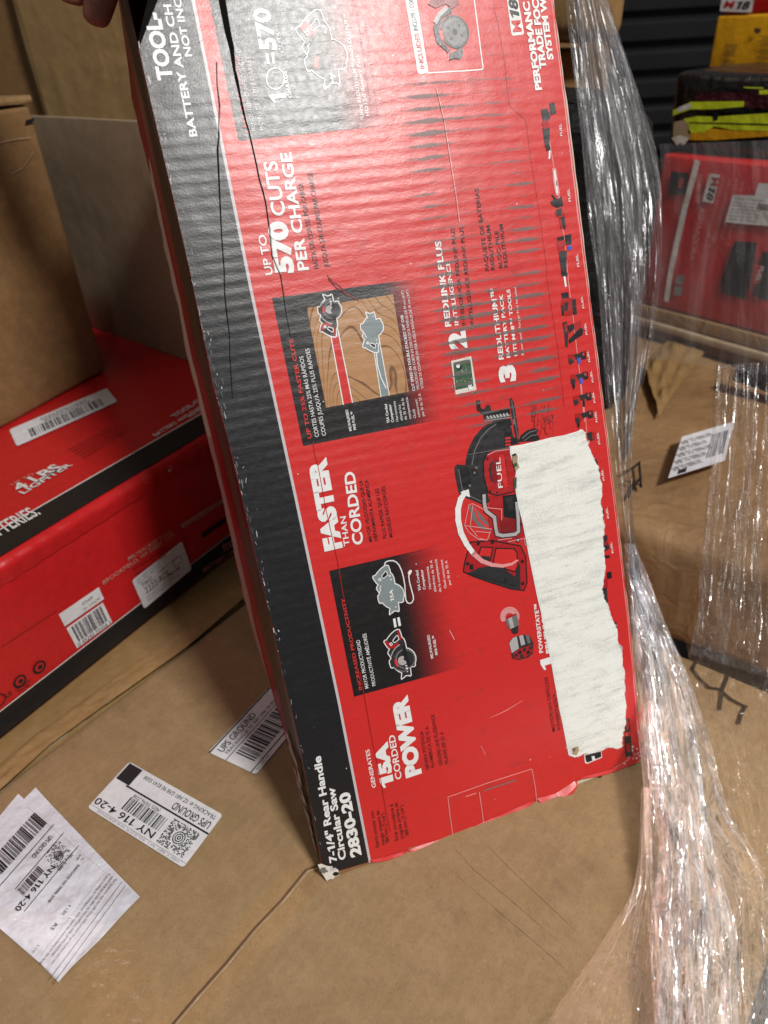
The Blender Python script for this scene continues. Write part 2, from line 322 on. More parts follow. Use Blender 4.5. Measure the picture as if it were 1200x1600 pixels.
LAY = 0.00012
class Sheet:
    """flat prints on one plane, gathered into one mesh with several inks"""
    def __init__(s, pl): s.p = pl; s.v = []; s.f = []; s.m = []; s.k = []
    def mi(s, mat):
        if mat not in s.k: s.k.append(mat)
        return s.k.index(mat)
    def uv(s, pts): return [s.p.px(*q) for q in pts]
    def raw(s, uvs, mat, lay):
        i = len(s.v); s.v += [(u, v, lay * LAY) for u, v in uvs]
        a = sum(uvs[j - 1][0] * uvs[j][1] - uvs[j][0] * uvs[j - 1][1] for j in range(len(uvs)))
        idx = list(range(i, i + len(uvs)))
        s.f.append(idx if a > 0 else idx[::-1]); s.m.append(s.mi(mat))
    def poly(s, pts, mat, lay=1): s.raw(s.uv(pts), mat, lay)
    def ribbon_uv(s, q, w, mat, lay=2):
        for j in range(len(q) - 1):
            a, b = Vector(q[j]), Vector(q[j + 1]); d = (b - a)
            if d.length < 1e-7: continue
            wa = w[j] if hasattr(w, '__len__') else w; wb = w[j + 1] if hasattr(w, '__len__') else w
            n = Vector((-d.y, d.x)).normalized(); e = d.normalized() * min(wa, wb) * 0.3
            s.raw([tuple(a - n * wa / 2 - e), tuple(b - n * wb / 2 + e), tuple(b + n * wb / 2 + e), tuple(a + n * wa / 2 - e)], mat, lay + 0.03 * (j % 2))
    def line(s, pts, w, mat, lay=2): s.ribbon_uv(s.uv(pts), w, mat, lay)
    def ngon(s, c, r, mat, lay=2, n=20, ring=None):
        u, v = s.p.px(*c); k = abs(s.p.px(c[0] + 10, c[1])[0] - u) + 1e-9
        r = math.hypot(*(Vector(s.p.px(c[0] + r, c[1])) - Vector((u, v))))
        pts = [(u + r * math.cos(2 * math.pi * i / n), v + r * math.sin(2 * math.pi * i / n)) for i in range(n)]
        if ring: s.ribbon_uv(pts + [pts[0]], ring, mat, lay)
        else: s.raw(pts, mat, lay)
    def text_uv(s, st, A, B, hgt, mat, bold=0.0, shear=0.0, lay=3):
        vs, fs = text_mesh(st, bold, shear)
        if not vs: return
        x0 = min(v[0] for v in vs); x1 = max(v[0] for v in vs); y0, y1 = caph(bold)
        A = Vector(A); B = Vector(B); d = B - A; L = d.length; d.normalize(); n = Vector((-d.y, d.x))
        i = len(s.v); sx = L / (x1 - x0); sy = hgt / (y1 - y0); k = s.mi(mat)
        for x, y in vs:
            q = A + d * ((x - x0) * sx) + n * ((y - y0) * sy); s.v.append((q.x, q.y, lay * LAY))
        for f in fs: s.f.append([i + j for j in f]); s.m.append(k)
    def text(s, st, p0, p1, h, mat, bold=0.0, shear=0.0, lay=3):
        A = Vector(s.p.px(*p0)); B = Vector(s.p.px(*p1)); d = Vector((p1[0] - p0[0], p1[1] - p0[1])).normalized()
        T = Vector(s.p.px(p0[0] + d.y * h, p0[1] - d.x * h)) - A; e = (B - A).normalized()
        s.text_uv(st, A, B, abs(T.dot(Vector((-e.y, e.x)))), mat, bold, shear, lay)
    def frame(s, bl, br, tl):
        o = Vector(s.p.px(*bl)); a = Vector(s.p.px(*br)) - o; b = Vector(s.p.px(*tl)) - o
        return lambda x, y: tuple(o + a * x + b * y)
    def frect(s, fr, x0, y0, x1, y1, mat, lay=2): s.raw([fr(x0, y0), fr(x1, y0), fr(x1, y1), fr(x0, y1)], mat, lay)
    def ftext(s, fr, st, x0, y0, x1, h, mat, bold=0.0, lay=3):
        hh = (Vector(fr(0, h)) - Vector(fr(0, 0))).length; s.text_uv(st, fr(x0, y0), fr(x1, y0), hh, mat, bold, 0, lay)
    def bars(s, fr, x0, y0, x1, y1, n, mat, lay=2):
        w = [random.choice((1, 1, 2, 3)) for _ in range(2 * n)]; t = sum(w); x = x0
        for j, q in enumerate(w):
            dx = (x1 - x0) * q / t
            if j % 2 == 0: s.frect(fr, x, y0, x + dx, y1, mat, lay)
            x += dx
    def fround(s, fr, rx, ry, mat, lay=1, x0=0, y0=0, x1=1, y1=1):
        pts = []
        for cx, cy, a0 in ((x1 - rx, y0 + ry, -90), (x1 - rx, y1 - ry, 0), (x0 + rx, y1 - ry, 90), (x0 + rx, y0 + ry, 180)):
            for k in range(5):
                a = math.radians(a0 + k * 22.5); pts.append(fr(cx + rx * math.cos(a), cy + ry * math.sin(a)))
        s.raw(pts, mat, lay)
    def build(s, name, parent, lift=0.0, label=None):
        me = bpy.data.meshes.new(name); me.from_pydata(s.v, [], s.f)
        for k in s.k: me.materials.append(MATS[k])
        me.polygons.foreach_set('material_index', s.m); me.update()
        ob = bpy.data.objects.new(name, me)
        mw = s.p.M @ Matrix.Translation((0, 0, lift)); link(ob, parent, mw)
        if label: ob['label'] = label
        return ob

def mesh_obj(name, verts, faces, mats, parent=None, mw=None, midx=None, smooth=False, uvs=None):
    me = bpy.data.meshes.new(name); me.from_pydata([tuple(v) for v in verts], [], faces)
    for k in (mats if isinstance(mats, (list, tuple)) else [mats]): me.materials.append(MATS[k])
    if midx: me.polygons.foreach_set('material_index', midx)
    if smooth: me.polygons.foreach_set('use_smooth', [True] * len(me.polygons))
    if uvs:
        l = me.uv_layers.new(name='UVMap')
        for lp in me.loops: l.data[lp.index].uv = uvs[lp.vertex_index]
    me.update(); ob = bpy.data.objects.new(name, me); return link(ob, parent, mw)

def box_obj(name, o, ex, ey, L, D, H, mat, parent=None, bevel=0.003, sag=0.0012, cell=0.04, edge_mat=None):
    """rounded, slightly uneven carton body; o = base corner, ex/ey horizontal unit axes (right handed with z)"""
    ex = Vector(ex).normalized(); ey = Vector(ey).normalized(); ez = ex.cross(ey)
    mw = Matrix((ex, ey, ez)).transposed().to_4x4(); mw.translation = Vector(o)
    bm = bmesh.new(); bmesh.ops.create_cube(bm, size=1)
    for v in bm.verts: v.co = Vector(((v.co.x + .5) * L, (v.co.y + .5) * D, (v.co.z + .5) * H))
    if bevel: bmesh.ops.bevel(bm, geom=list(bm.edges), offset=bevel, segments=3, profile=0.5, affect='EDGES')
    for ax, ln in ((0, L), (1, D), (2, H)):
        n = max(1, int(ln / cell))
        for k in range(1, n):
            co = [0, 0, 0]; no = [0, 0, 0]; co[ax] = ln * k / n; no[ax] = 1
            bmesh.ops.bisect_plane(bm, geom=list(bm.verts) + list(bm.edges) + list(bm.faces), plane_co=co, plane_no=no)
    sd = random.random() * 50
    for v in bm.verts:
        q = v.co * 9 + Vector((sd, 0, 0)); v.co += noise.noise_vector(q) * sag
    me = bpy.data.meshes.new(name); bm.to_mesh(me); bm.free(); me.materials.append(MATS[mat])
    me.polygons.foreach_set('use_smooth', [True] * len(me.polygons)); me.update()
    ob = bpy.data.objects.new(name, me); link(ob, parent, mw)
    return ob

# ================================================================== SETTING
ZG = -0.004                                     # top of the big lower carton
E1 = Vector((0.64, 0.768, 0)).normalized(); E2 = Vector((E1.y, -E1.x, 0)); UP = Vector((0, 0, 1))
fl_ = mesh_obj('floor', [(-4, -3, -0.5), (5, -3, -0.5), (5, 6, -0.5), (-4, 6, -0.5)], [(0, 1, 2, 3)], 'concrete'); tag(fl_, kind='structure')
# roller shutter behind everything
sv, sf = [], []
prof = [(0.0, 0.0), (0.004, 0.028), (-0.002, 0.034), (-0.016, 0.036), (-0.016, 0.052)]
zq = -0.45
while zq < 1.5:
    for a, b in prof: sv += [(-1.6, 1.75 - a * 1.4, zq + b), (2.6, 1.75 - a * 1.4, zq + b)]
    zq += 0.052
for i in range(len(sv) // 2 - 1): sf.append((2 * i, 2 * i + 1, 2 * i + 3, 2 * i + 2))
sh = mesh_obj('roller_shutter', sv, sf, 'shutter')
tag(sh, 'dark grey slatted roller shutter in the shade behind the stacked boxes', 'shutter')

# ------------------------------------------------------------------ lower cartons
GP = Plane((0, 0, ZG), (1, 0, 0), (0, 1, 0))
def e12(p): return (p.dot(E1), p.dot(E2))
lab = 'large brown shipping carton lying under the red and black tool carton with white shipping labels'
low = empty('shipping_carton', E1 * 0.1 + E2 * -0.2 + Vector((0, 0, -0.45)), lab, 'carton')
box_obj('body', E2 * -0.428 + E1 * -0.12 + Vector((0, 0, ZG - 0.42)), E2, E1, 0.466, 0.585, 0.42, 'kraft', low, 0.005, 0.0010, 0.03)
# ribbons use metres in the ground plane
tp = Sheet(GP)
seam = [(520, 1345), (478, 1361), (440, 1408), (398, 1452), (352, 1508), (310, 1555), (272, 1600), (225, 1655)]
tp.line(seam, 0.0008, 'brown_fold', 0)
tp.line([(q[0] + 3.2, q[1] + 2.5) for q in seam], 0.0011, 'kraft_edge', 0)
tp.build('flap_seam', low, 0.0012)
for pts in ([(705, 1318), (742, 1360), (800, 1408), (882, 1480)], [(742, 1300), (800, 1360), (855, 1412), (910, 1465)], [(700, 1355), (780, 1425), (865, 1498), (890, 1522)]):
    tp = Sheet(GP); tp.line(pts, [.0001] + [.00028] * (len(pts) - 2) + [.0001], 'kraft_grey', 0.3); tp.build('film_crease', low, 0.0012)
def soft_strip(name, pts_l, pts_r, z, amp, mat, parent, nu=10, nv=60, f=30):
    """a wrinkled strip of film between two pixel borders, lying z above the carton"""
    def lerp(pts, t):
        k = t * (len(pts) - 1); i = min(int(k), len(pts) - 2); a = k - i
        return (pts[i][0] * (1 - a) + pts[i + 1][0] * a, pts[i][1] * (1 - a) + pts[i + 1][1] * a)
    vs, fs, uv = [], [], []
    for j in range(nv + 1):
        l, r = lerp(pts_l, j / nv), lerp(pts_r, j / nv)
        for i in range(nu + 1):
            s = i / nu; p = hz(l[0] * (1 - s) + r[0] * s, l[1] * (1 - s) + r[1] * s, ZG)
            k = abs(noise.noise(Vector((s * f * 0.35, j / nv * f, 3.1)))) * amp * min(1, 4 * s, 4 * (1 - s) + .15)
            vs.append(p + UP * (z + k)); uv.append((s, j / nv))
    for j in range(nv):
        for i in range(nu):
            a = j * (nu + 1) + i; fs.append((a, a + nu + 1, a + nu + 2, a + 1))
    return mesh_obj(name, vs, fs, mat, parent, None, None, True, uv)
soft_strip('clear_tape', [(q[0] - 26, q[1] - 10) for q in seam], [(q[0] + 30, q[1] + 14) for q in seam], 0.0022, 0.0012, 'clear_tape', low)
# shipping label lying in the open
lb = Sheet(GP); fr = lb.frame((349, 1275), (203, 1192), (287, 1358))
lb.fround(fr, .03, .05, 'label', 0)
def ups(s, fr, maxi=True):
    s.ftext(fr, 'TRACKING #: 1Z A81 G98 90 8241 5508', .03, .07, .78, .07, 'toner')
    s.ftext(fr, 'UPS GROUND', .03, .2, .40, .13, 'toner', .01)
    s.frect(fr, .0, .365, .86, .395, 'toner'); s.frect(fr, .84, .02, .985, .36, 'toner')
    s.ftext(fr, '(420) 11096-2018', .46, .43, .74, .06, 'toner')
    s.bars(fr, .36, .50, .76, .74, 26, 'toner'); s.ftext(fr, 'NY 116 4-20', .36, .77, .985, .12, 'toner', .012)
    s.frect(fr, 0, .925, 1, .932, 'faint'); s.ftext(fr, 'DESC 1   Ref 1   Ref 2   XOL 25.02.14  NV45 50.0A 02/2025', .06, .945, .9, .035, 'faint')
    if maxi:
        for rr in (.012, .03, .048): 
            pts = [fr(.18 + rr * math.cos(a * .314), .66 + rr * 2.05 * math.sin(a * .314)) for a in range(21)]
            s.ribbon_uv(pts, .0007, 'toner', 2)
        for i in range(24):
            for j in range(22):
                x = .055 + i * .0108; y = .44 + j * .0205
                if random.random() < .5 and math.hypot(x - .18, (y - .66) / 2.05) > .062: s.frect(fr, x, y, x + .0095 * random.choice((1, 1.6)), y + .016, 'toner', 2 + .02 * (i % 2))
ups(lb, fr); lb.build('shipping_label', low, 0.0014, 'white shipping label lying flat in the open, square corners rounded')
lb = Sheet(GP); fr = lb.frame((400, 1212), (490, 1105), (326, 1177))
lb.fround(fr, .03, .05, 'label', 0); lb.frect(fr, 0, .955, 1, .985, 'toner'); lb.ftext(fr, 'UPS GROUND', .06, .77, .62, .13, 'toner', .01)
lb.ftext(fr, 'TRACKING #: 1Z A81 G98 90 8241 5508', .06, .67, 1.05, .06, 'toner'); lb.frect(fr, 0, .615, 1, .63, 'toner')
lb.bars(fr, .12, .18, 1.05, .57, 34, 'toner'); lb.frect(fr, 0, .085, 1, .105, 'toner'); lb.ftext(fr, 'BILLING: P/P', .05, .02, .25, .04, 'faint')
lb.build('shipping_label', low, 0.0014, 'white shipping label partly hidden under the tool carton')
# folded slip
def bent_quad(name, pts, zs, mat, parent):
    vs = [hz(*p, ZG + z) for p, z in zip(pts, zs)]; n = 14; V, Fc = [], []
    for j in range(n + 1):
        for i in range(n + 1):
            a, b = i / n, j / n; p = (vs[0] * (1 - a) + vs[1] * a) * (1 - b) + (vs[3] * (1 - a) + vs[2] * a) * b
            V.append(p + UP * (0.0012 * noise.noise(Vector((a * 3, b * 3, len(name)))) + 0.002 * (abs(a - .5) * 2) ** 3))
    for j in range(n):
        for i in range(n): a = j * (n + 1) + i; Fc.append((a, a + n + 1, a + n + 2, a + 1))
    return mesh_obj(name, V, Fc, mat, parent, None, None, True)
slip2 = bent_quad('packing_slip', [(57, 1233), (220, 1404), (93, 1537), (-70, 1366)], [.0012, .001, .001, .001], 'slip', low)
slip2['label'] = 'lower sheet of the folded white packing slip'
slip = bent_quad('packing_slip', [(30, 1243), (208, 1392), (96, 1534), (-82, 1380)], [.0032, .0016, .0022, .003], 'slip', low)
slip['label'] = 'upper printed sheet of the folded white packing slip'
SP = Plane(hz(30, 1243, ZG + .006), (1, 0, 0), (0, 1, 0)); lb = Sheet(SP); fr = lb.frame((30, 1243), (-97, 1376), (208, 1392))
lb.ftext(fr, 'UPS GROUND', .10, .36, .34, .028, 'toner', .01); lb.bars(fr, .03, .17, .62, .29, 30, 'toner')
lb.frect(fr, -.0, .33, .9, .335, 'toner'); lb.frect(fr, 0, .42, .62, .425, 'toner'); lb.bars(fr, .36, .435, .62, .49, 20, 'toner')
lb.ftext(fr, 'NY 116 4-20', .28, .50, .74, .034, 'toner', .015); lb.frect(fr, -.0, .555, .7, .559, 'toner')
for st, y, x1 in (('SHIP', .60, .11), ('TO:', .625, .09)): lb.ftext(fr, st, .05, y, x1, .014, 'toner')
lb.ftext(fr, 'INWOOD NY 11096-2018', .13, .63, .52, .016, 'toner', .01); lb.ftext(fr, '9 LBS', .42, .745, .52, .014, 'toner'); lb.ftext(fr, 'RS', .60, .745, .66, .02, 'toner', .01); lb.ftext(fr, '1 OF 1', .80, .745, .9, .013, 'faint')
for k, st in enumerate(('If your mailing an international item, read the instructions on the large', 'label and securely affix to the address side of the package.', 'For locations, visit the UPS Drop Off Locator or go to www.ups.com.')):
    lb.ftext(fr, st, .02, .82 + .026 * k, (.90, .80, .84)[k], .012, 'toner')
for y in (.915, .945): lb.frect(fr, .0, y, .93, y + .0022, 'toner')
for i in range(40):
    lb.frect(fr, .03 + i * .022, .795, .04 + i * .022, .797, 'toner'); lb.frect(fr, .03, .10 + i * .0173, .0325, .108 + i * .0173, 'toner')
for rr in (.008, .022, .036):
    lb.ribbon_uv([fr(.18 + rr * math.cos(a * .314), .497 + rr * .85 * math.sin(a * .314)) for a in range(21)], .0006, 'toner', 2)
for i in range(16):
    for j in range(14):
        x, y = .08 + i * .0125 + .006 * (j % 2), .425 + j * .0105
        if random.random() < .5 and math.hypot(x - .18, (y - .497) * 1.18) > .045: lb.frect(fr, x, y, x + .008, y + .007, 'toner')
q = lb.build('slip_print', None, 0.0); q.parent = slip; q.matrix_local = SP.M; 
soft_strip('clear_tape', [(-60, 1420), (40, 1470), (100, 1540), (120, 1700)], [(150, 1440), (205, 1475), (245, 1540), (250, 1700)], 0.0055, 0.006, 'clear_tape', low, 14, 50, 16)

# the carton left of it, under the red box, wrapped in tan tape
wrap = empty('shipping_carton', E1 * 0.2 + E2 * -0.7 + Vector((0, 0, -0.45)), 'brown taped carton whose glossy edge shows below the left red tool box', 'carton')
box_obj('body', E2 * -0.90 + E1 * -0.35 + Vector((0, 0, ZG - 0.42)), E2, E1, 0.467, 1.10, 0.419, 'kraft_tape', wrap, 0.008, 0.002, 0.03)
soft_strip('tape', [(-40, 1232), (60, 1150), (150, 1085), (270, 1000), (380, 900)], [(-10, 1250), (80, 1168), (170, 1103), (290, 1018), (400, 923)], 0.0035, 0.004, 'kraft_tape', wrap, 8, 60, 14)

# ------------------------------------------------------------------ left red tool box
RA, RB = hz(0, 1156, 0), hz(210, 988, 0); rd = (RB - RA); rd.z = 0; rd.normalize(); rin = Vector((-rd.y, rd.x, 0))
HR = 0.1345; L0 = -0.22; LR = 0.74
rbx = empty('tool_box', RA + rd * 0.1 + rin * 0.19, 'red tool box with black stripes lying flat under the plain brown carton at left', 'tool box')
box_obj('body', RA + rd * L0, rd, rin, LR, 0.42, HR, 'gloss_red', rbx, 0.0035, 0.0008, 0.03)
TOPL = Plane((RA.x, RA.y, HR), rd, rin); FRL = Plane(RA, rd, (0, 0, 1))
sh = Sheet(TOPL)
def sub(x0, y0, k): return lambda x, y: (x / k + x0, y / k + y0)
c2l = sub(0, 380, 3); c3l = sub(0, 740, 2.857)
a0, a1 = sh.p.px(*c2l(350, 1075)), sh.p.px(*c2l(560, 1040)); v0 = .0035; v1 = 0.037
sh.raw([(L0 + .003, v0 + .003), (L0 + LR - .003, v0 + .003), (L0 + LR - .003, v1), (L0 + .003, v1)], 'gloss_black', 0)
sh.raw([(L0 + .003, v1), (L0 + LR - .003, v1), (L0 + LR - .003, v1 + .0015), (L0 + .003, v1 + .0015)], 'print_white', 0)
sh.text('ATTERIES.', c3l(-45, 311), c3l(188, 185), 20, 'print_white', .02, .25); sh.text('TOOL-ONLY', c2l(825, 822), c2l(1010, 705), 6.5, 'print_white', .02)
sh.text('BATTERY AND CHARGER', c2l(735, 910), c2l(1010, 742), 5.5, 'print_white', .015)
sh.text('NOT INCLUDED', c2l(895, 823), c2l(1020, 745), 5, 'print_white', .015)
sh.text('UP TO', c2l(62, 1142), c2l(165, 1090), 4, 'print_rose'); sh.text('4 LBS', c2l(95, 1168), c2l(300, 1058), 13, 'print_white', .03); sh.text('LIGHTER', c2l(115, 1182), c2l(345, 1045), 7.5, 'print_white', .02)
for k in range(5): sh.text('HERRAMIENTA MAS LIGERA QUE LA COMPETENCIA'[:30 - 2 * k], c2l(330 + 16 * k, 975 + 10 * k), c2l(520 + 18 * k, 870 + 5 * k), 2.2, 'print_dark')
sh.build('top_print', rbx, 0.0010)
st = Sheet(TOPL); fr = st.frame((167, 608), (15, 673), (184, 629)); st.fround(fr, .02, .1, 'label', 0)
st.ftext(fr, 'S0007820100S', .25, .12, .72, .24, 'faint'); st.bars(fr, .13, .42, .86, .88, 40, 'toner'); st.build('barcode_sticker', rbx, 0.0012)
sh = Sheet(FRL)
zb = .0235
sh.raw([(L0 + .003, .003), (L0 + LR - .003, .003), (L0 + LR - .003, zb), (L0 + .003, zb)], 'gloss_black', 0)
sh.raw([(L0 + .003, zb), (L0 + LR - .003, zb), (L0 + LR - .003, zb + .001), (L0 + .003, zb + .001)], 'print_white', 0)
sh.text('MILWAUKEE TOOL', c3l(570, 388), c3l(768, 262), 6, 'print_rose', .01); sh.text('BROOKFIELD, WI 53005  USA', c3l(457, 495), c3l(778, 275), 6, 'print_rose', .01)
sh.text('EMPLOYEES OF MILWAUKEE TOOL', c3l(590, 430), c3l(745, 335), 3, 'print_dark'); sh.text('SERVICE AND SUPPORT', c3l(600, 455), c3l(740, 365), 3, 'print_dark')
sh.text('TOOL-ONLY', c3l(990, 352), c3l(1120, 275), 10, 'print_rose', .02); sh.text('BATTERY AND', c3l(905, 440), c3l(1060, 340), 6, 'print_rose', .01)
fr = sh.frame(c3l(808, 245), c3l(1000, 125), c3l(803, 225)); sh.frect(fr, 0, 0, 1, 1, 'print_rose', 1); sh.ftext(fr, 'RECICLABLE  RECYCLABLE', .05, .25, .9, .4, 'print_dark')
fr = sh.frame(c3l(900, 288), c3l(1005, 215), c3l(897, 265)); sh.frect(fr, 0, 0, 1, 1, 'gloss_black', 1)
fr = sh.frame(c3l(805, 240), c3l(808, 238), c3l(845, 390)); sh.line([c3l(806, 240), c3l(850, 395)], .0006, 'print_dark', 1)
# recycling marks and the letters by them
for c in ((85, 925), (172, 862)):
    sh.ngon(c3l(*c), 9.5, 'gloss_black', 1); sh.ngon(c3l(c[0], c[1] - 1), 6.3, 'gloss_red', 2); sh.ngon(c3l(c[0] + 3, c[1] - 1), 3.6, 'gloss_black', 3)
sh.ngon(c3l(-8, 1010), 9, 'print_dark', 2, 24, .0012); sh.text('US', c3l(25, 1000), c3l(52, 982), 6, 'print_dark', .02)
sh.text('Corrugated', c3l(65, 968), c3l(132, 922), 3.4, 'print_dark', .01); sh.text('Recycles', c3l(78, 975), c3l(130, 940), 3.4, 'print_dark', .01)
sh.line([c3l(0, 775), c3l(250, 610)], .0004, 'print_dark', 1)
# scuffed fold
sh.build('front_print', rbx, 0.0010); sh = Sheet(FRL)
random.seed(3)
for c, n, sp_r in (((805, 925), 16, 9), ((770, 1050), 6, 5), ((530, 1130), 8, 10), ((640, 1105), 5, 8)):
    for k in range(n):
        x, y = c2l(*c); x += random.uniform(-sp_r, sp_r); y += random.uniform(-sp_r * .8, sp_r * .8); r = random.uniform(.6, 2.6)
        if sh.p.px(x, y)[1] > HR - .001: continue
        sh.poly([(x + r * random.uniform(.5, 1.2) * math.cos(a), y + r * random.uniform(.4, 1.3) * math.sin(a)) for a in (0, .9, 1.8, 2.7, 3.6, 4.5, 5.4)], random.choice(('pink_tear', 'kraft_edge', 'pulp')), 2 + k * .05)
sh.build('scuffed_paper', rbx, 0.0056)
st = Sheet(FRL); fr = st.frame(c3l(640, 602), c3l(852, 425), c3l(585, 475)); st.fround(fr, .04, .06, 'label', 0)
st.ftext(fr, '2222-RDL', .12, .36, .62, .19, 'toner'); st.ftext(fr, 'TWO', .10, .60, .30, .13, 'toner'); st.ftext(fr, 'AA A', .42, .62, .55, .09, 'toner')
st.ftext(fr, 'SERIAL NO. 17894  07/24', .06, .78, .5, .06, 'faint'); st.ftext(fr, 'AG NEPTUN MXS', .06, .88, .5, .06, 'faint'); st.frect(fr, .5, .66, .86, .672, 'toner')
st.frect(fr, .72, .46, .9, .66, 'faint', 1); st.frect(fr, .735, .48, .885, .64, 'label', 2); st.ftext(fr, 'ITEM 88', .55, .30, .8, .09, 'toner'); st.ftext(fr, 'CONFORMS TO UL STD 62841 CERTIFIED TO CSA', .1, .22, .75, .05, 'faint'); st.ftext(fr, 'Y 4 4 7 5 MADE IN VIETNAM', .1, .12, .75, .06, 'faint')
st.build('rating_sticker', rbx, 0.0012)
st = Sheet(FRL); fr = st.frame(c3l(340, 778), c3l(497, 662), c3l(292, 688)); st.frect(fr, 0, 0, 1, 1, 'label', 0); st.bars(fr, .1, .2, .92, .93, 26, 'toner'); st.ftext(fr, '0 45242 73456 1', .05, .03, .95, .13, 'toner')
fr = st.frame(c3l(285, 680), c3l(460, 558), c3l(258, 626)); st.frect(fr, 0, 0, 1, 1, 'label', 0); st.ftext(fr, '072439', .52, .55, .78, .2, 'toner'); st.ftext(fr, 'No. 123456789', .5, .2, .92, .14, 'faint')
st.build('barcode_sticker', rbx, 0.0012)
# rumpled fold where the front meets the top
V, Fc = [], []
for i in range(120):
    t = L0 + .12 + i * .0032; k = abs(noise.noise(Vector((t * 60, 0, 0)))) * (2.0 if .18 < t < .36 else .8)
    for (dv, dz) in ((-.0008, -.016 - .004 * k), (-.002 - .0025 * k, -.006), (-.0018 - .002 * k, -.001), (.004, .0012 + .0008 * k)):
        V.append(RA + rd * t + rin * dv + UP * (HR + dz))
for i in range(119):
    for j in range(3): a = i * 4 + j; Fc.append((a, a + 4, a + 5, a + 1))
mesh_obj('rumpled_edge', V, Fc, 'gloss_red', rbx, None, None, True)

# ------------------------------------------------------------------ plain brown carton on the red box
BC = hz(168, 580, HR + .001); BL = hz(0, 670, HR + .001); bd = (BC - BL).normalized(); bin_ = Vector((-bd.y, bd.x, 0))
bc = empty('brown_carton', BC - bd * .2 + bin_ * .1, 'plain brown cardboard carton standing on the red tool box at the left edge', 'carton')
HB = .258
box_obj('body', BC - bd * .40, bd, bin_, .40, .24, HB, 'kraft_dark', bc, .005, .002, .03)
BP = Plane(BC, bd, UP); fb = Sheet(BP)
V, Fc = [], []                                   # lid flap, its corrugated edge facing the camera
for i in range(41):
    x = -.40 + i * .01 + .0015; j = .0015 * noise.noise(Vector((x * 40, 0, 1)))
    for yy, zz in ((-.0015, HB + .001), (-.0022 + j, HB + .003), (-.0015 + j, HB + .0065), (.24, HB + .0065), (.24, HB + .001)):
        V.append(BC + bd * x + bin_ * yy + UP * zz)
for i in range(40):
    for j in range(4): a = i * 5 + j; Fc.append((a, a + 5, a + 6, a + 1))
mesh_obj('lid_flap', V, Fc, 'kraft_wrap', bc, None, None, False)
c4 = sub(0, 0, 4)
fb.line([c4(-10, 888), c4(90, 868), c4(180, 858)], .0006, 'kraft_edge', 0); fb.line([c4(60, 1085), c4(130, 1050), c4(200, 950)], .0005, 'kraft_edge', 0)
fb.poly([c4(148, 752), c4(200, 738), c4(204, 756), c4(150, 774)], 'gloss_black', 0); fb.build('surface_marks', bc, .0022)

# ------------------------------------------------------------------ open carton behind it
q0, q1 = hz(155, 515, HR + .001), hz(295, 565, HR + .001); od = (q1 - q0).normalized(); oin = Vector((-od.y, od.x, 0)); HO = .238
s0, s1 = -.16, .36
oc = box_obj('cardboard_sheet', q0 + od * s0, od, oin, s1 - s0, .0045, HO, 'kraft_grey', None, .0012, .0008, .05)
tag(oc, 'grey-brown cardboard sheet standing upright on the red tool box behind the plain carton', 'cardboard sheet')

# ------------------------------------------------------------------ tall taped carton at the back left
tc_o = at(120, 100, 1.30); tcw = empty('taped_carton', Vector((tc_o.x, tc_o.y, -.5)), 'tall brown carton with wrinkled shiny packing tape behind the open carton', 'carton')
tl_ = at(45, 100, 1.36)
tc_d = Vector((.93, -.36, 0)).normalized(); tc_n = Vector((-tc_d.y, tc_d.x, 0))
box_obj('body', Vector((tl_.x, tl_.y, -.5)), tc_d, tc_n, .62, .3, 1.2, 'kraft_tape', tcw, .006, .004, .05)
box_t = Vector((tl_.x, tl_.y, 0))
for i, (xo, wd) in enumerate(((.012, .20),)):
    V, Fc, uv = [], [], []
    for j in range(81):
        zz = .1 + j * .008
        for k in range(25):
            s_ = k / 24; w_ = xo + wd * s_ + .003 * noise.noise(Vector((zz * 12, i, 0)))
            amp_ = -.0022 * abs(noise.noise(Vector((s_ * 7, zz * 4, 7.3)))) - .0014 * abs(noise.noise(Vector((s_ * 16, zz * 9, 2)))) + (.005 * abs(noise.noise(Vector((s_ * 9, zz * 9, i)))) if zz < .42 else 0)
            V.append(box_t + tc_d * w_ - tc_n * (.0035 + amp_) + UP * zz)
    for j in range(80):
        for k in range(24): a = j * 25 + k; Fc.append((a, a + 1, a + 26, a + 25))
    mesh_obj('packing_tape', V, Fc, 'kraft_tape', tcw, None, None, True)
dk = tl_ - tc_d * .33
tc2 = empty('dark_carton', Vector((dk.x, dk.y, -.5)), 'shaded brown carton at the far left, beside the tall taped carton', 'carton')
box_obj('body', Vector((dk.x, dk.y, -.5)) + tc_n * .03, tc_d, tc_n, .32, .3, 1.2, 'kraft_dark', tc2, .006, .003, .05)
"""
RIGHT SIDE
"""
# ------------------------------------------------------------------ carton behind, to the right
CB = hz(1080, 1020, ZG); CO = CB - E2 * .36; HC = .10
rc = empty('wrapped_carton', CB + E1 * .25, 'brown carton with a crumpled torn top under stretch film right of the tool carton', 'carton')
box_obj('body', CO, E2, E1, .80, .80, HC, 'kraft_wrap', rc, .012, .007, .022)
CT = Plane((0, 0, ZG + HC), (1, 0, 0), (0, 1, 0))
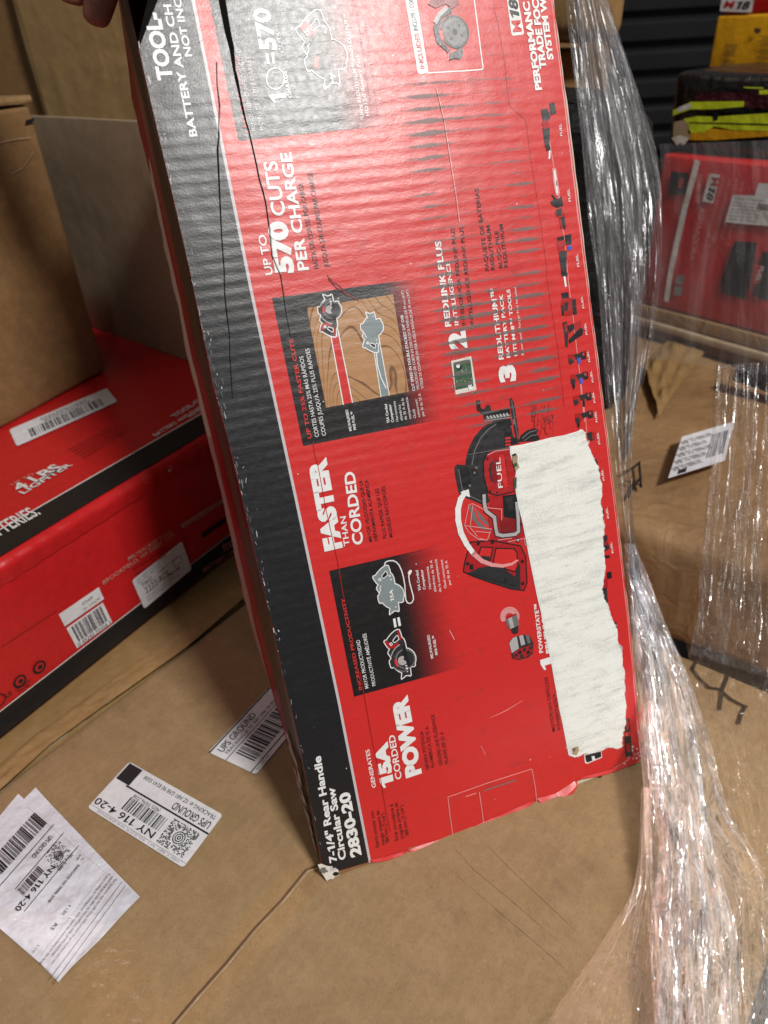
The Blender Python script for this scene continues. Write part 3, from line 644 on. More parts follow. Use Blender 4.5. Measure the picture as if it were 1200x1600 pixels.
# torn flap standing up a little along the crushed corner
def patch(name, pts, zs, mat, parent, n=12, amp=.003):
    vs = [hz(p[0], p[1], z) for p, z in zip(pts, zs)]; V, Fc, uv = [], [], []
    for j in range(n + 1):
        for i in range(n + 1):
            a, b = i / n, j / n; p = (vs[0] * (1 - a) + vs[1] * a) * (1 - b) + (vs[3] * (1 - a) + vs[2] * a) * b
            V.append(p + noise.noise_vector(p * 28) * amp); uv.append((a, b))
    for j in range(n):
        for i in range(n): a = j * (n + 1) + i; Fc.append((a, a + n + 1, a + n + 2, a + 1))
    return mesh_obj(name, V, Fc, mat, parent, None, None, True, uv)
zc_ = ZG + HC
soft_strip('torn_flap', [(1120, 548), (1078, 588), (1040, 632), (1006, 672), (985, 700)], [(1126, 612), (1092, 650), (1058, 700), (1024, 752), (1004, 790)], HC + .006, .013, 'kraft_tape', rc, 16, 50, 9)
lb = Sheet(CT); fr = lb.frame((1040, 766), (1128, 738), (1062, 700)); lb.frect(fr, 0, 0, 1, 1, 'label', 0)
for k in range(5): lb.ftext(fr, 'SHIP TO 11096 NY', .08, .12 + .16 * k, .6 + .06 * (k % 3), .07, 'faint')
lb.frect(fr, .15, .02, .3, .12, 'toner'); lb.bars(fr, .62, .2, .95, .8, 10, 'toner'); lb.build('shipping_label', rc, .012)
mk = Sheet(GP)
c7b = sub(900, 780, 3.81)
for pts in ([(715, 975), (690, 1020), (730, 1075), (790, 1130), (850, 1140), (920, 1200), (1005, 1245)], [(900, 1060), (865, 1150), (855, 1260)], [(1010, 1240), (985, 1275), (965, 1345)]):
    mk.line([c7b(*q) for q in pts], .0024, 'marker', 1)
mk.build('marker_writing', low, .0018)
mk = Sheet(CT); c6b = sub(880, 380, 3.75)
for pts in ([(350, 1370), (400, 1350), (445, 1310)], [(360, 1420), (455, 1450)], [(375, 1520), (410, 1450), (450, 1400)], [(440, 1320), (450, 1460)]): mk.line([c6b(*q) for q in pts], .0022, 'marker', 1)
mk.build('marker_writing', rc, .005)

# flattened board stack and the boxes on it
SA, SB = hz(1030, 480, .138), hz(1200, 525, .138); sd = (SB - SA).normalized(); sn = Vector((-sd.y, sd.x, 0))
for i, (z0, hh, off, mt) in enumerate(((.0975, .012, .002, 'kraft_dark'), (.111, .009, -.006, 'kraft_edge'), (.1212, .0155, -.002, 'kraft_wrap'))):
    o_ = SA - sd * .10 + sn * off; t = empty('cardboard_slab', o_ + sd * .2 + sn * .15 + UP * (z0 - .138), ('lowest dark slab of the flat cardboard stack under the red box', 'pale middle slab of the flat cardboard stack under the red box', 'topmost slab of the flat cardboard stack directly under the red box')[i], 'cardboard', 'flat cardboard slabs stacked under the red box')
    box_obj('board', Vector((o_.x, o_.y, z0)), sd, sn, .55, .40, hh, mt, t, .002, .0012, .04)
RP = Plane(SA, sd, UP); hR = RP.px(1035, 240)[1]
red2 = empty('tool_box', SA + sd * .15 + sn * .15, 'red tool box with white stripe and black pictures on the flat cardboard stack', 'tool box')
box_obj('body', SA + sd * RP.px(1035, 240)[0], sd, sn, .46, .30, hR, 'gloss_red', red2, .004, .001, .04)
sh = Sheet(RP); c5 = sub(880, 0, 3.75)
sh.line([c5(790, 950), c5(715, 1230), c5(640, 1560), c6b(610, 330)], .0065, 'print_white', 1)
def rpic(pts, m, l=2): sh.poly([c5(*q) for q in pts], m, l)
rpic([(640, 1000), (740, 1015), (720, 1140), (620, 1135)], 'gloss_black'); rpic([(690, 1040), (715, 1045), (700, 1100), (680, 1100)], 'badge_red', 3)
rpic([(862, 1015), (925, 1022), (885, 1190), (822, 1178)], 'print_white'); 
sh.text('M', c5(878, 1035), c5(868, 1085), 12, 'badge_red', .03); sh.text('18', c5(862, 1090), c5(840, 1168), 11, 'gloss_black', .03, .2)
sh.text('0880-20', c5(800, 1018), c5(780, 1185), 6, 'print_rose', .02)
for i, (x, y, x2, y2) in enumerate(((935, 1030, 845, 1390), (975, 1045, 880, 1420), (1015, 1040, 925, 1400), (1050, 1060, 960, 1440))): sh.text('WET/DRY VACUUM CLEANER'[: 22 - 2 * i], c5(x, y), c5(x2, y2), 5, 'print_rose')
sh.text('ASPIRADORA', c5(810, 1210), c5(745, 1520), 8, 'print_rose', .01)
rpic([(1010, 1410), (1145, 1420), (1105, 1560), (1090, 1690), (920, 1680)], 'gloss_black'); 
sh.poly([c6b(1000, 20), c6b(1140, 20), c6b(1075, 330), c6b(930, 290)], 'shell_black', 3)
sh.poly([c6b(1170, 50), c6b(1260, 50), c6b(1200, 340), c6b(1110, 300), c6b(1130, 250)], 'shell_black', 3); sh.poly([c6b(1130, 120), c6b(1180, 130), c6b(1150, 240), c6b(1115, 230)], 'badge_red', 4)
sh.text('FUEL', c6b(1160, 130), c6b(1130, 220), 7, 'print_white', .01, 0, 5)
for cc in ((690, 220), (680, 285)):
    sh.poly([c6b(cc[0] - 20, cc[1] - 35), c6b(cc[0] + 28, cc[1] - 35), c6b(cc[0] + 18, cc[1] + 22), c6b(cc[0] - 28, cc[1] + 18)], 'faint', 2)
rpic([(1000, 1140), (1330, 1150), (1290, 1330), (955, 1300)], 'label', 4); rpic([(1150, 1070), (1290, 1080), (1280, 1155), (1130, 1145)], 'label', 4)
for k in range(7): sh.text('MODEL NO 0880 SER', c5(1010 - 6 * k, 1165 + 20 * k), c5(1180 - 6 * k, 1180 + 20 * k), 2.4, 'faint', 0, 0, 5)
rpic([(1150, 1190), (1290, 1205), (1280, 1240), (1140, 1225)], 'faint', 5)
sh.build('front_print', red2, .0016)
# crushed black and neon package on top of the red box
PN = Plane(SA + sn * .012 + UP * hR, sd, UP); pz = PN.px(1075, 112)[1]; px0 = PN.px(1052, 200)[0]
pk = empty('crushed_package', SA + sd * .2 + sn * .1 + UP * hR, 'crushed black and neon yellow package lying on the red tool box at right', 'package')
bo = box_obj('body', SA + sn * .014 + sd * (px0 - .010) + UP * (hR + .0025), sd, sn, .40, .16, pz - .003, 'shell_black', pk, .008, .004, .022)
sh = Sheet(PN); cB = sub(1000, 0, 6)
def pp(pts, m, l=1): sh.poly([cB(*q) for q in pts], m, l)
pp([(330, 1030), (500, 950), (1000, 945), (995, 995), (700, 1020), (500, 1020), (330, 1080)], 'neon'); pp([(385, 1000), (500, 965), (500, 1005), (370, 1050)], 'label', 2)
pp([(430, 1110), (560, 1085), (720, 1090), (1400, 1045), (1400, 1230), (900, 1215), (720, 1180), (620, 1235), (500, 1240)], 'neon'); pp([(480, 1140), (1400, 1160), (1400, 1175), (480, 1152)], 'shell_black', 2)
pp([(500, 1240), (700, 1200), (900, 1220), (1400, 1235), (1400, 1260), (700, 1310), (500, 1310), (460, 1290)], 'yellow', 0.5)
pp([(560, 870), (1400, 850), (1400, 1040), (1010, 1000), (1000, 940), (520, 945)], 'maroon', .4); pp([(1140, 840), (1400, 835), (1400, 880), (1140, 880)], 'neon', 2); pp([(990, 810), (1180, 815), (1180, 830), (1000, 822)], 'neon', 2)
pp([(700, 1060), (760, 1050), (750, 1120), (710, 1130)], 'shell_black', 3); pp([(340, 1140), (440, 1120), (490, 1180), (470, 1230), (500, 1290), (420, 1360), (330, 1300)], 'kraft_edge', 3)
pp([(320, 1290), (400, 1260), (480, 1290), (440, 1350), (400, 1330), (370, 1360)], 'pulp', 4)
sh.build('printed_bands', pk, .004)
YP = Plane(SA + sn * .20 + UP * hR, sd, UP)
yx0 = YP.px(1105, 110)[0]; yz1 = YP.px(1128, 26)[1]
yb = empty('yellow_box', SA + sd * .2 + sn * .25 + UP * hR, 'yellow printed box standing behind the crushed package at top right', 'box')
box_obj('body', SA + sn * .202 + sd * yx0 + UP * (hR + .001), sd, sn, .34, .09, yz1, 'yellow', yb, .003, .0006, .04)
sh = Sheet(YP)
for bx, by, nrow, ln in ((745, 640, 5, 130), (760, 520, 7, 130), (1040, 640, 4, 180), (1060, 555, 6, 180), (1080, 425, 6, 180)):
    for k in range(nrow):
        l_ = ln * random.uniform(.7, 1); x0 = bx + ln - l_ + 6 * k; y0 = by - 17 * k
        sh.poly([cB(x0, y0), cB(x0 + l_, y0 + 4), cB(x0 + l_, y0 - 3), cB(x0, y0 - 7)], 'brown_fold', 1)
sh.poly([cB(1075, 260), cB(1140, 268), cB(1135, 300), cB(1105, 320), cB(1075, 300)], 'brown_fold', 1)
sh.build('front_print', yb, .0012)
tz = yz1 + .0015; rb3 = empty('tool_box', SA + sd * .2 + sn * .25 + UP * (hR + tz), 'small red box with white badge lying on top of the yellow box', 'tool box')
box_obj('body', SA + sn * .204 + sd * (yx0 + .004) + UP * (hR + tz), sd, sn, .34, .085, .09, 'gloss_red', rb3, .003, .0006, .04)
sh = Sheet(Plane(SA + sn * .203 + UP * hR, sd, UP)); sh.poly([cB(770, -20), cB(1075, -10), cB(1050, 118), cB(755, 104)], 'print_white', 1)
sh.text('M', cB(780, 78), cB(885, 82), 12, 'badge_red', .04, .15, 2); sh.text('18', cB(900, 86), cB(1025, 92), 13, 'gloss_black', .04, .2, 2); sh.build('badge', rb3, .001)
# black plastic strip lying on the stack
bs = hz(1152, 574, .052)
t = box_obj('plastic_strip', hz(1150, 592, .11) - sn * .010, sd, sn, .2, .02, .014, 'black_plastic', None, .003, .0006, .04)
tag(t, 'short black plastic strip lying on the flat cardboard stack at the right edge', 'plastic strip')
# cartons directly behind the held one, seen through the hanging film
d1 = at(872, 60, .80); k1 = empty('crushed_carton', Vector((d1.x, d1.y, -.45)), 'brown carton with battered corner just behind the top right of the tool carton', 'carton')
cr = at(908, 64, .80)
box_obj('body', cr - E2 * .32, E2, E1, .32, .1, .3, 'kraft_tape', k1, .012, .008, .02)
box_obj('support', cr - E2 * .31 + E1 * .005 - UP * .82, E2, E1, .27, .09, .812, 'kraft_dark', k1, .006, .002, .06)
d2 = at(985, 100, 1.12); k2 = empty('tall_carton', Vector((d2.x, d2.y, -.5)), 'tall brown carton behind the hanging film, left of the roller shutter', 'carton')
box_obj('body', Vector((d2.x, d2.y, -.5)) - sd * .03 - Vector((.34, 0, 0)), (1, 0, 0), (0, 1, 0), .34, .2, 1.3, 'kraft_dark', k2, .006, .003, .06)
d3 = at(985, 520, .74); k3 = empty('black_bundle', Vector((d3.x, d3.y, 0)), 'black plastic wrapped bundle behind the hanging film beside the tool carton', 'bundle')
tp3 = at(985, 140, .80)
box_obj('body', Vector((d3.x - .22, d3.y - .02, .105)), (1, 0.05, 0), (-.05, 1, 0), .222, .16, max(.1, tp3.z - .105), 'black_plastic', k3, .02, .018, .02)

# ================================================================== THE HELD TOOL CARTON
P0 = Vector((-0.05196, 0.2382, 0.0))
FACE = Plane(P0, (0.9518944, 0.30621071, -0.01149145), (-0.11575453, 0.39405428, 0.91176867))
tool = empty('tool_carton', P0, 'large worn red and black tool carton held upright in front with a torn white patch', 'tool carton')
cA = sub(160, 0, 3.75); c1 = sub(180, 0, 3); c2 = sub(540, 0, 3); c3 = sub(400, 420, 4); c4_ = sub(640, 280, 3.75)
k5 = sub(460, 680, 3.81); k6 = sub(680, 600, 3.53); k7 = sub(700, 900, 3.53); k8 = sub(460, 1040, 3)
TOPV = .57; WID = .2351
left_px = [(217, 76), (245, 200), (271, 310), (296, 420), (333, 600), (357, 690), (375, 766), (393, 843), (420, 955), (437, 1034), (464, 1147), (484, 1246), (505, 1366)]
bot_px = [(520, 1364), (578, 1347), (600, 1342), (637, 1331), (639, 1325), (672, 1317), (706, 1309), (708, 1305), (770, 1281), (835, 1254), (837, 1245), (842, 1259), (870, 1247), (900, 1231), (903, 1219), (935, 1212), (975, 1198), (1001, 1186)]
right_px = [(1003, 1172), (985, 985), (966, 820), (944, 640), (920, 450), (893, 230), (867, 20)]
cutb = FACE.px(217, 76); cutt = FACE.px(250, -8)
cdir = (Vector(cutt) - Vector(cutb)).normalized(); cuttop = Vector(cutb) + cdir * ((TOPV - cutb[1]) / cdir.y)
left_uv = [FACE.px(*q) for q in left_px]
fp = Sheet(FACE)
outline = left_uv + [FACE.px(*q) for q in bot_px] + [FACE.px(*q) for q in right_px] + [(WID, TOPV), tuple(cuttop)]
fp.raw(outline, 'red', 0); front = fp.build('front_panel', tool)
def on_front(sheet, name, label=None, lift=0.0):
    return sheet.build(name, front, lift, label)
WM['front_panel'] = FACE.M
# black band
bb = Sheet(FACE); strip_px = [(578, 1346.5), (530, 1100), (462.5, 780), (393, 457), (303, 7)]
su = [FACE.px(*q) for q in strip_px]; tt = Vector(su[-1]); tdir = (tt - Vector(su[-2])).normalized(); su.append(tuple(tt + tdir * ((TOPV - tt.y) / tdir.y)))
ins = [(u + .0001, v) for u, v in left_uv]
sus = sorted(su, key=lambda q: q[1]); lus = sorted(left_uv, key=lambda q: q[1])
def itp(pts, v):
    if v <= pts[0][1]: return pts[0][0]
    for a, b in zip(pts, pts[1:]):
        if v <= b[1]: return a[0] + (b[0] - a[0]) * (v - a[1]) / (b[1] - a[1])
    return pts[-1][0]
def edge_l(v): return itp(lus, v) + .0001 if v <= cutb[1] else cutb[0] + (v - cutb[1]) * cdir.x / cdir.y
vs_ = [lus[0][1] + (cutb[1] - lus[0][1]) * k / 40 for k in range(41)] + [cutb[1] + (TOPV - cutb[1]) * k / 6 for k in range(1, 7)]
for va, vb in zip(vs_, vs_[1:]): bb.raw([(edge_l(va), va), (itp(sus, va), va), (itp(sus, vb), vb), (edge_l(vb), vb)], 'black', 1)
bb.raw([(edge_l(vs_[0]), vs_[0]), FACE.px(520, 1363.5), sus[0], (itp(sus, vs_[0] + .0001), vs_[0])], 'black', .9); bb.ribbon_uv(su, .0016, 'lilac', 2); on_front(bb, 'black_band')
# top corner bent back steeply so that it turns dark
ang = math.radians(62); nrm_ = Vector((-cdir.y, cdir.x)); A_ = Vector((cutb[0], cutb[1], .0001)); B_ = Vector((cuttop.x, cuttop.y, .0001))
wv = Vector((nrm_.x * math.cos(ang), nrm_.y * math.cos(ang), -math.sin(ang)))
V = [A_, B_, B_ + wv * .045, A_ + wv * .004]; 
bc_ = mesh_obj('bent_corner', V, [(0, 1, 2, 3)], 'black', tool, FACE.M)
# side panel, bowed outwards
DEP = .19
sil_px = [(185, 0), (195, 62), (206, 150), (218, 205), (240, 300), (256, 385), (277, 477), (293, 560), (305, 600), (322, 670), (337, 735), (356, 815), (373, 890), (386, 951), (398, 1000), (411, 1040), (427, 1105), (442, 1175), (462, 1255)]
bk = [FACE.px(*q, -DEP) for q in sil_px]
bk = [q for q in bk if q[1] > .004]; bk.sort(key=lambda q: q[1])
lu = sorted(left_uv, key=lambda q: q[1])
def interp(pts, v):
    if v <= pts[0][1]: return pts[0][0]
    for a, b in zip(pts, pts[1:]):
        if v <= b[1]: return a[0] + (b[0] - a[0]) * (v - a[1]) / (b[1] - a[1])
    return pts[-1][0]
bands = [0, .10, .22, .36, .48, .60, .74, .90, 1.0]; bm_ = ['black', 'brown_fold', 'brown_fold', 'darkred', 'midred', 'midred', 'pink', 'pink_tear']
V, Fc, mi = [], [], []; N_ = 90
for j in range(N_ + 1):
    v = .001 + (TOPV - .001) * j / N_; uf = interp(lu, v) ; ub = interp(bk, v)
    if v > cutb[1]: uf = max(uf, -.001)
    for k, s_ in enumerate(bands):
        jj = 0 if k in (0, len(bands) - 1) else .05 * noise.noise(Vector((v * 22, k * 3.3, 0))) + .03 * noise.noise(Vector((v * 90, k, 5)))
        q = s_ + jj; rip = .0012 * noise.noise(Vector((v * 60, k * 1.7, 2))) if k == len(bands) - 1 else 0
        V.append((uf + (ub - uf) * q + rip, v, -.0002 - DEP * q))
mk_ = ['black', 'brown_fold', 'red_edge', 'midred', 'pink_tear']; mats_ = ['black', 'brown_fold', 'darkred', 'midred', 'red_edge', 'lilac', 'pink_tear']
sel = [0, 1, 1, 2, 3, 4, 5, 6]; mats_.append('pulp')
for j in range(N_):
    for k in range(len(bands) - 1):
        a = j * len(bands) + k; Fc.append((a, a + len(bands), a + len(bands) + 1, a + 1)); vv = TOPV * j / N_ + .012 * noise.noise(Vector((j * .7, k, 0))); mi.append(7 if k >= 6 and .27 < vv < .465 else (4 if k == 6 and vv > .465 else (4 if k == 7 and vv > .465 else sel[k])))
side = mesh_obj('side_panel', V, Fc, mats_, tool, FACE.M, mi)
ubb, ubt = interp(bk, 0), interp(bk, TOPV); dx = -.012
V = [(.0005, .001, -.0004), (WID - .0005, .001, -.0004), (WID - .0005, TOPV, -.0004), (.0005, TOPV, -.0004), (ubb + .0004, .001, -DEP), (WID + dx, .001, -DEP), (WID + dx, TOPV, -DEP), (ubt + .0004, TOPV, -DEP)]
mesh_obj('rear_shell', V, [(1, 5, 6, 2), (5, 4, 7, 6), (3, 2, 6, 7), (0, 4, 5, 1)], 'midred', tool, FACE.M)
# text on the side panel, close to the bottom corner
lu0 = Vector((interp(lu, .01), .01, 0)); sx_ = Vector((ubb - lu0.x, 0, -DEP)).normalized()
SPL = Plane(FACE.w(interp(lu, .03), 0, 0), FACE.ay, FACE.ax * sx_.x + FACE.n * sx_.z)
if SPL.n.dot(CAM - SPL.o) < 0: SPL.n = -SPL.n
t_ = Sheet(SPL); t_.text_uv('2830-20', (.008, .012), (.075, .012), .05, 'white', .02); t_.build('side_lettering', side, .0012 if SPL.n.dot(FACE.ax) < 0 else -.0012)

# worn front-left edge
we = Sheet(FACE); random.seed(11)
for k in range(420):
    v = random.uniform(.004, cutb[1]); dens = .22 + .7 * math.exp(-((v - .27) / .07) ** 2) + .5 * math.exp(-((v - .42) / .05) ** 2)
    if random.random() > dens * .8: continue
    u = interp(lu, v) + abs(random.gauss(0, .0016)) * (1.6 if .2 < v < .33 else 1)
    ln = random.uniform(.0005, .0042); wd = random.uniform(.00012, .00055); tx = random.uniform(-.0006, .0009)
    we.raw([(u, v), (u + wd, v + ln * .2), (u + tx + wd, v + ln), (u + tx, v + ln * .9)], random.choice(('lilac', 'steel', 'grey', 'charcoal', 'steel', 'charcoal')), 3 + .01 * (k % 40))
we.poly([k8(108, 930), k8(125, 925), k8(150, 935), k8(185, 940), k8(205, 955), k8(208, 980), k8(175, 992), k8(150, 1006), k8(138, 985), k8(125, 965)], 'pulp', 6)
for k in range(7):
    x, y = random.uniform(122, 195), random.uniform(932, 992); r = random.uniform(6, 20)
    we.poly([k8(x + r * random.uniform(.5, 1.3) * math.cos(a), y + r * random.uniform(.4, 1.1) * math.sin(a)) for a in (0, 1, 2, 3.1, 4.2, 5.2)], random.choice(('pulp', 'board_edge', 'steel', 'black', 'lilac', 'black')), 6.2 + k * .04)
on_front(we, 'worn_edge')
# torn right and bottom edges: the pale core of the board
te = Sheet(FACE); pts = []; w_ = []
rp = [FACE.px(*q) for q in right_px]; rp = [(WID - .0005, TOPV)] + rp[::-1]
for a, b in zip(rp, rp[1:]):
    for k in range(24):
        s_ = k / 24; v = a[1] + (b[1] - a[1]) * s_; pts.append((a[0] + (b[0] - a[0]) * s_ + .0004 * noise.noise(Vector((v * 50, 0, 0))), v))
        w_.append(.0014 + .0012 * noise.noise(Vector((v * 80, 3, 0))) + .0012 * math.exp(-((v - .40) / .06) ** 2))
te.ribbon_uv(pts, w_, 'board_edge', -6); te.ribbon_uv([(u - .0012, v) for u, v in pts], [max(.0002, q * .35) for q in w_], 'pink', .6)
te.build('torn_board_edge', tool); te = Sheet(FACE)
def flapbit(pts, mat, z):
    q = Sheet(FACE); q.poly(pts, mat, z); q.build('board_flap', tool)
flapbit([(505, 1366), (520, 1363), (578, 1346), (637, 1331), (637, 1336), (600, 1349), (560, 1358), (530, 1369), (508, 1377)], 'kraft_dark', -10)  # flap coloured darker to paint shadow under the lower edge
flapbit([(700, 1308), (741, 1294), (742, 1303), (722, 1313), (707, 1320)], 'kraft_edge', -12); flapbit([(793, 1276), (834, 1258), (835, 1268), (800, 1286)], 'kraft_edge', -14)
flapbit([(893, 1228), (903, 1216), (975, 1196), (1001, 1186), (1003, 1191), (988, 1203), (940, 1217), (900, 1233)], 'board_edge', -9); flapbit([(838, 1248), (898, 1218), (940, 1206), (938, 1218), (898, 1241), (868, 1256), (843, 1266)], 'brown_fold', -16)  # pale flap paints a highlight, dark one the shadow under the edge
def lip(pts, drop, out, mat):
    """a folded lip of board hanging off the lower edge, 2 mm thick"""
    V, Fc = [], []; uvp = [Vector(FACE.px(*q)) for q in pts]; n = 16
    for k in range(n + 1):
        t = k / n * (len(uvp) - 1); i0 = min(int(t), len(uvp) - 2); p = uvp[i0].lerp(uvp[i0 + 1], t - i0); e = math.sin(math.pi * k / n) ** .35
        d = drop * e * (1 + .35 * noise.noise(Vector((p.x * 90, drop * 50, 1)))); o_ = out * e * (1 + .5 * noise.noise(Vector((p.x * 60, 4, 1))))
        V += [(p.x, p.y + .0012, .0003), (p.x, p.y - d * .5, .0003 + o_ * .8), (p.x, p.y - d, o_), (p.x, p.y - d, o_ - .0022), (p.x, p.y, -.0022)]
    for k in range(n):
        for q in range(4): a = k * 5 + q; Fc.append((a, a + 1, a + 6, a + 5))
    ob = mesh_obj('folded_lip', V, Fc, [mat, 'kraft_edge', 'board_edge'], tool, FACE.M, [(0, 0, 2, 1)[q] for k in range(n) for q in range(4)])
lip([(638, 1330), (660, 1322), (706, 1308)], .0022, .0016, 'red'); lip([(839, 1250), (868, 1242), (902, 1220)], .0045, .0035, 'red'); lip([(740, 1293), (790, 1272), (836, 1252)], .0016, .0012, 'red'); lip([(578, 1346), (606, 1340), (636, 1331)], .0014, .0012, 'red'); lip([(905, 1217), (950, 1206), (1000, 1187)], .0012, .0010, 'red')
random.seed(5)
for k in range(60):
    x, y = random.gauss(992, 7), random.gauss(1182, 9); r = random.uniform(.5, 2.4)
    te.poly([(x + r * random.uniform(.5, 1.3) * math.cos(a), y + r * random.uniform(.4, 1.1) * math.sin(a)) for a in (0, 1, 2, 3.1, 4.2, 5.2)], random.choice(('pulp', 'pink', 'lilac', 'midred', 'red')), 1.2 + k * .02)
te.build('worn_corner', tool)
# creases and flap outlines
class CZ:
    def line(s_, pts, w, mat, lay=4, name='crease'):
        q = Sheet(FACE); q.line(pts, w, mat, lay); on_front(q, name)
cz = CZ()
def crease(pts, w, mat='black', hi='pink', lay=5):
    c_ = Sheet(FACE); c_.line(pts, w, mat, lay); q = [(x + 1.6, y + .3) for x, y in pts]; c_.line(q, w * .5 if not hasattr(w, '__len__') else [z * .5 for z in w], hi, lay - .5); on_front(c_, 'crease')  # paler ribbon beside the dark line paints the fold's highlight
p1 = [(338, 97), (339, 133), (343, 167), (341, 200), (342, 213), (340, 232), (343, 300), (346, 367), (348, 395), (350, 420), (351, 460), (354, 490), (358, 520), (359, 560), (361, 590), (363, 622)]
crease(p1, [.0003, .0003, .0004, .0003, .0006, .0009, .0007, .0004, .0004, .0004, .0004, .0004, .0003, .0003, .0003, .0002], 'crack', 'charcoal')
p2 = [(345, -12), (349, 12), (356, 50), (362, 75), (366, 108), (370, 125), (375, 150), (378, 165), (384, 190), (389, 206), (394, 228), (400, 255), (405, 280), (411, 300), (415, 318), (421, 360), (425, 400), (432, 418), (438, 430), (442, 455), (447, 490), (454, 527)]
crease(p2, [.0036, .0034, .0030, .0024, .0013, .0016, .0010, .0012, .0008, .0007, .0006, .0005, .0005, .0005, .0004, .0004, .0004, .0003, .0003, .0003, .0002, .0002], 'crack', 'steel')
for pts in ([(489, 690), (491, 707), (497, 730), (510, 800), (528, 880), (536, 930), (545, 975)], [(562, 1050), (568, 1080), (580, 1150), (594, 1215), (603, 1267), (610, 1300)]): cz.line(pts, .0004, 'midred', 4)
for pts in ([(511, 430), (520, 441), (530, 446), (540, 458), (560, 470)], [(513, 436), (524, 448), (545, 463)]): cz.line(pts, .0005, 'darkred', 4)
for pts in ([k8(718, 615), k8(900, 550), k8(1110, 483)], [k8(718, 615), k8(728, 700), k8(742, 800)], [k8(1112, 485), k8(1128, 570), k8(1135, 650)], [k8(865, 592), k8(880, 690), k8(885, 740)]): cz.line(pts, .0005, 'pink', 4)
cz.line([k8(885, 585), k8(960, 560), k8(1035, 535)], .0009, 'steel', 4); cz.line([k8(802, 612), k8(850, 597)], .0006, 'pink', 4)
cz.line([c2(425, 415), c2(460, 560), c2(490, 750), c2(520, 940), c2(532, 1040)], .0006, 'pink', 4)
cz.line([c2(695, 20), c2(740, 250), c2(768, 495), c2(845, 565), c2(870, 760), c2(910, 1010), c2(945, 1280), c4_(800, 560), c4_(870, 1000), c4_(905, 1330)], .0005, 'midred', 1)
cz.line([k7(232, 780), k7(320, 740), k7(410, 685)], [.0002, .0006, .0002], 'pink', 4); cz.line([k7(180, 935), k7(205, 985)], .0004, 'pink', 4); cz.line([k5(922, 1160), k5(950, 1215)], .0006, 'pink', 4)
cz.line([k6(180, 390), k6(300, 368), k6(410, 350)], .0004, 'steel', 8)


# ---------------------------------------------------------------- lettering
T = Sheet(FACE)
def tx(c, st, a, b, h, mat='white', bold=.012, shear=0.0, k=1.0): T.text(st, c(*a), c(*b), h / c_k(c), mat, bold * 1.35, shear, 3)
def flush():
    global T
    if T.v: on_front(T, 'lettering')
    T = Sheet(FACE)
def c_k(c): return 1.0 / (c(1, 0)[0] - c(0, 0)[0])
tx(cA, 'TOOL-', (417, 470), (337, 75), 92, 'white', .03); tx(cA, 'BATTERY AND CH', (557, 800), (402, 28), 46, 'white', .02); tx(cA, 'NOT INC', (526, 332), (458, -8), 42, 'white', .02)
flush()
tx(k8, '7-1/4" Rear Handle', (200, 915), (123, 420), 36, 'white', .025); tx(k8, 'Circular Saw', (243, 903), (188, 566), 36, 'white', .025); tx(k8, '2830-20', (315, 885), (258, 586), 53, 'white', .035)
flush()
for st, a, b in (('Sierra circular con', (398, 850), (370, 680)), ('mango trasero de', (425, 838), (397, 677)), ('184 mm (7-1/4")', (445, 828), (424, 688)), ('Scie circulaire à', (488, 818), (461, 646)), ('poignée arrière de', (512, 808), (483, 640)), ('184 mm (7-1/4")', (537, 795), (510, 652))): tx(k8, st, a, b, 17, 'black', .004)
flush()
tx(k8, 'GENERATES', (382, 568), (350, 390), 19, 'white', .012); tx(k8, '15A', (467, 558), (436, 352), 64, 'white', .05); tx(k8, 'CORDED', (503, 527), (469, 321), 30, 'white', .015); tx(k8, 'POWER', (597, 503), (529, 134), 78, 'white', .05)
flush()
for st, a, b in (('GENERA POTENCIA', (632, 485), (603, 305)), ('ALÁMBRICA DE 15 A', (656, 477), (627, 283)), ('GÉNÈRE UNE PUISSANCE', (695, 465), (655, 227)), ('FILAIRE DE 15 A', (722, 457), (697, 307))): tx(k8, st, a, b, 16, 'black', .002)
flush()
tx(k5, 'FASTER', (288, 668), (188, 128), 112, 'white', .05); tx(k5, 'THAN', (328, 655), (304, 480), 34, 'white', .012); tx(k5, 'CORDED', (411, 645), (357, 213), 64, 'white', .02)
flush()
for st, a, b in (('MAYOR VELOCIDAD QUE LA', (464, 632), (402, 265)), ('HERRAMIENTA ALÁMBRICA', (496, 625), (437, 262)), ('PLUS RAPIDE QUE LES', (549, 612), (500, 313)), ('MODÈLES RACCORDÉS', (586, 605), (537, 300))): tx(k5, st, a, b, 20, 'black', .002)
flush()
tx(c1, 'UP TO', (740, 1287), (704, 1100), 36, 'white', .015); tx(c1, '570', (842, 1278), (803, 1035), 92, 'white', .045); tx(c1, 'CUTS', (800, 1010), (757, 755), 64, 'white', .015); tx(c1, 'PER CHARGE', (908, 1265), (824, 715), 52, 'white', .02)
flush()
tx(c1, 'HASTA 570 CORTES POR CARGA', (955, 1258), (879, 855), 22, 'black', .002); tx(c1, "JUSQU'À 570 COUPES PAR CHARGE", (1003, 1250), (924, 808), 22, 'black', .002)
flush()
tx(c2, 'PERFORMANC', (920, 422), (860, 8), 32, 'white', .035); tx(c2, 'TRADE FOC', (940, 322), (903, 0), 32, 'white', .035); tx(c2, 'SYSTEM W', (974, 280), (935, -12), 30, 'white', .035)
flush()
tx(c4_, 'REDLINK PLUS', (243, 862), (182, 360), 36, 'white', .025); tx(c4_, 'INTELLIGENCE', (287, 855), (232, 480), 24, 'white', .018); tx(c4_, '2', (338, 987), (325, 885), 106, 'white', .05)
flush()
tx(c4_, 'INTELIGENCIA REDLINK PLUS', (328, 855), (262, 285), 21, 'black', .002); tx(c4_, 'INTELLIGENCE REDLINK PLUS', (376, 850), (313, 280), 21, 'black', .002)
flush()
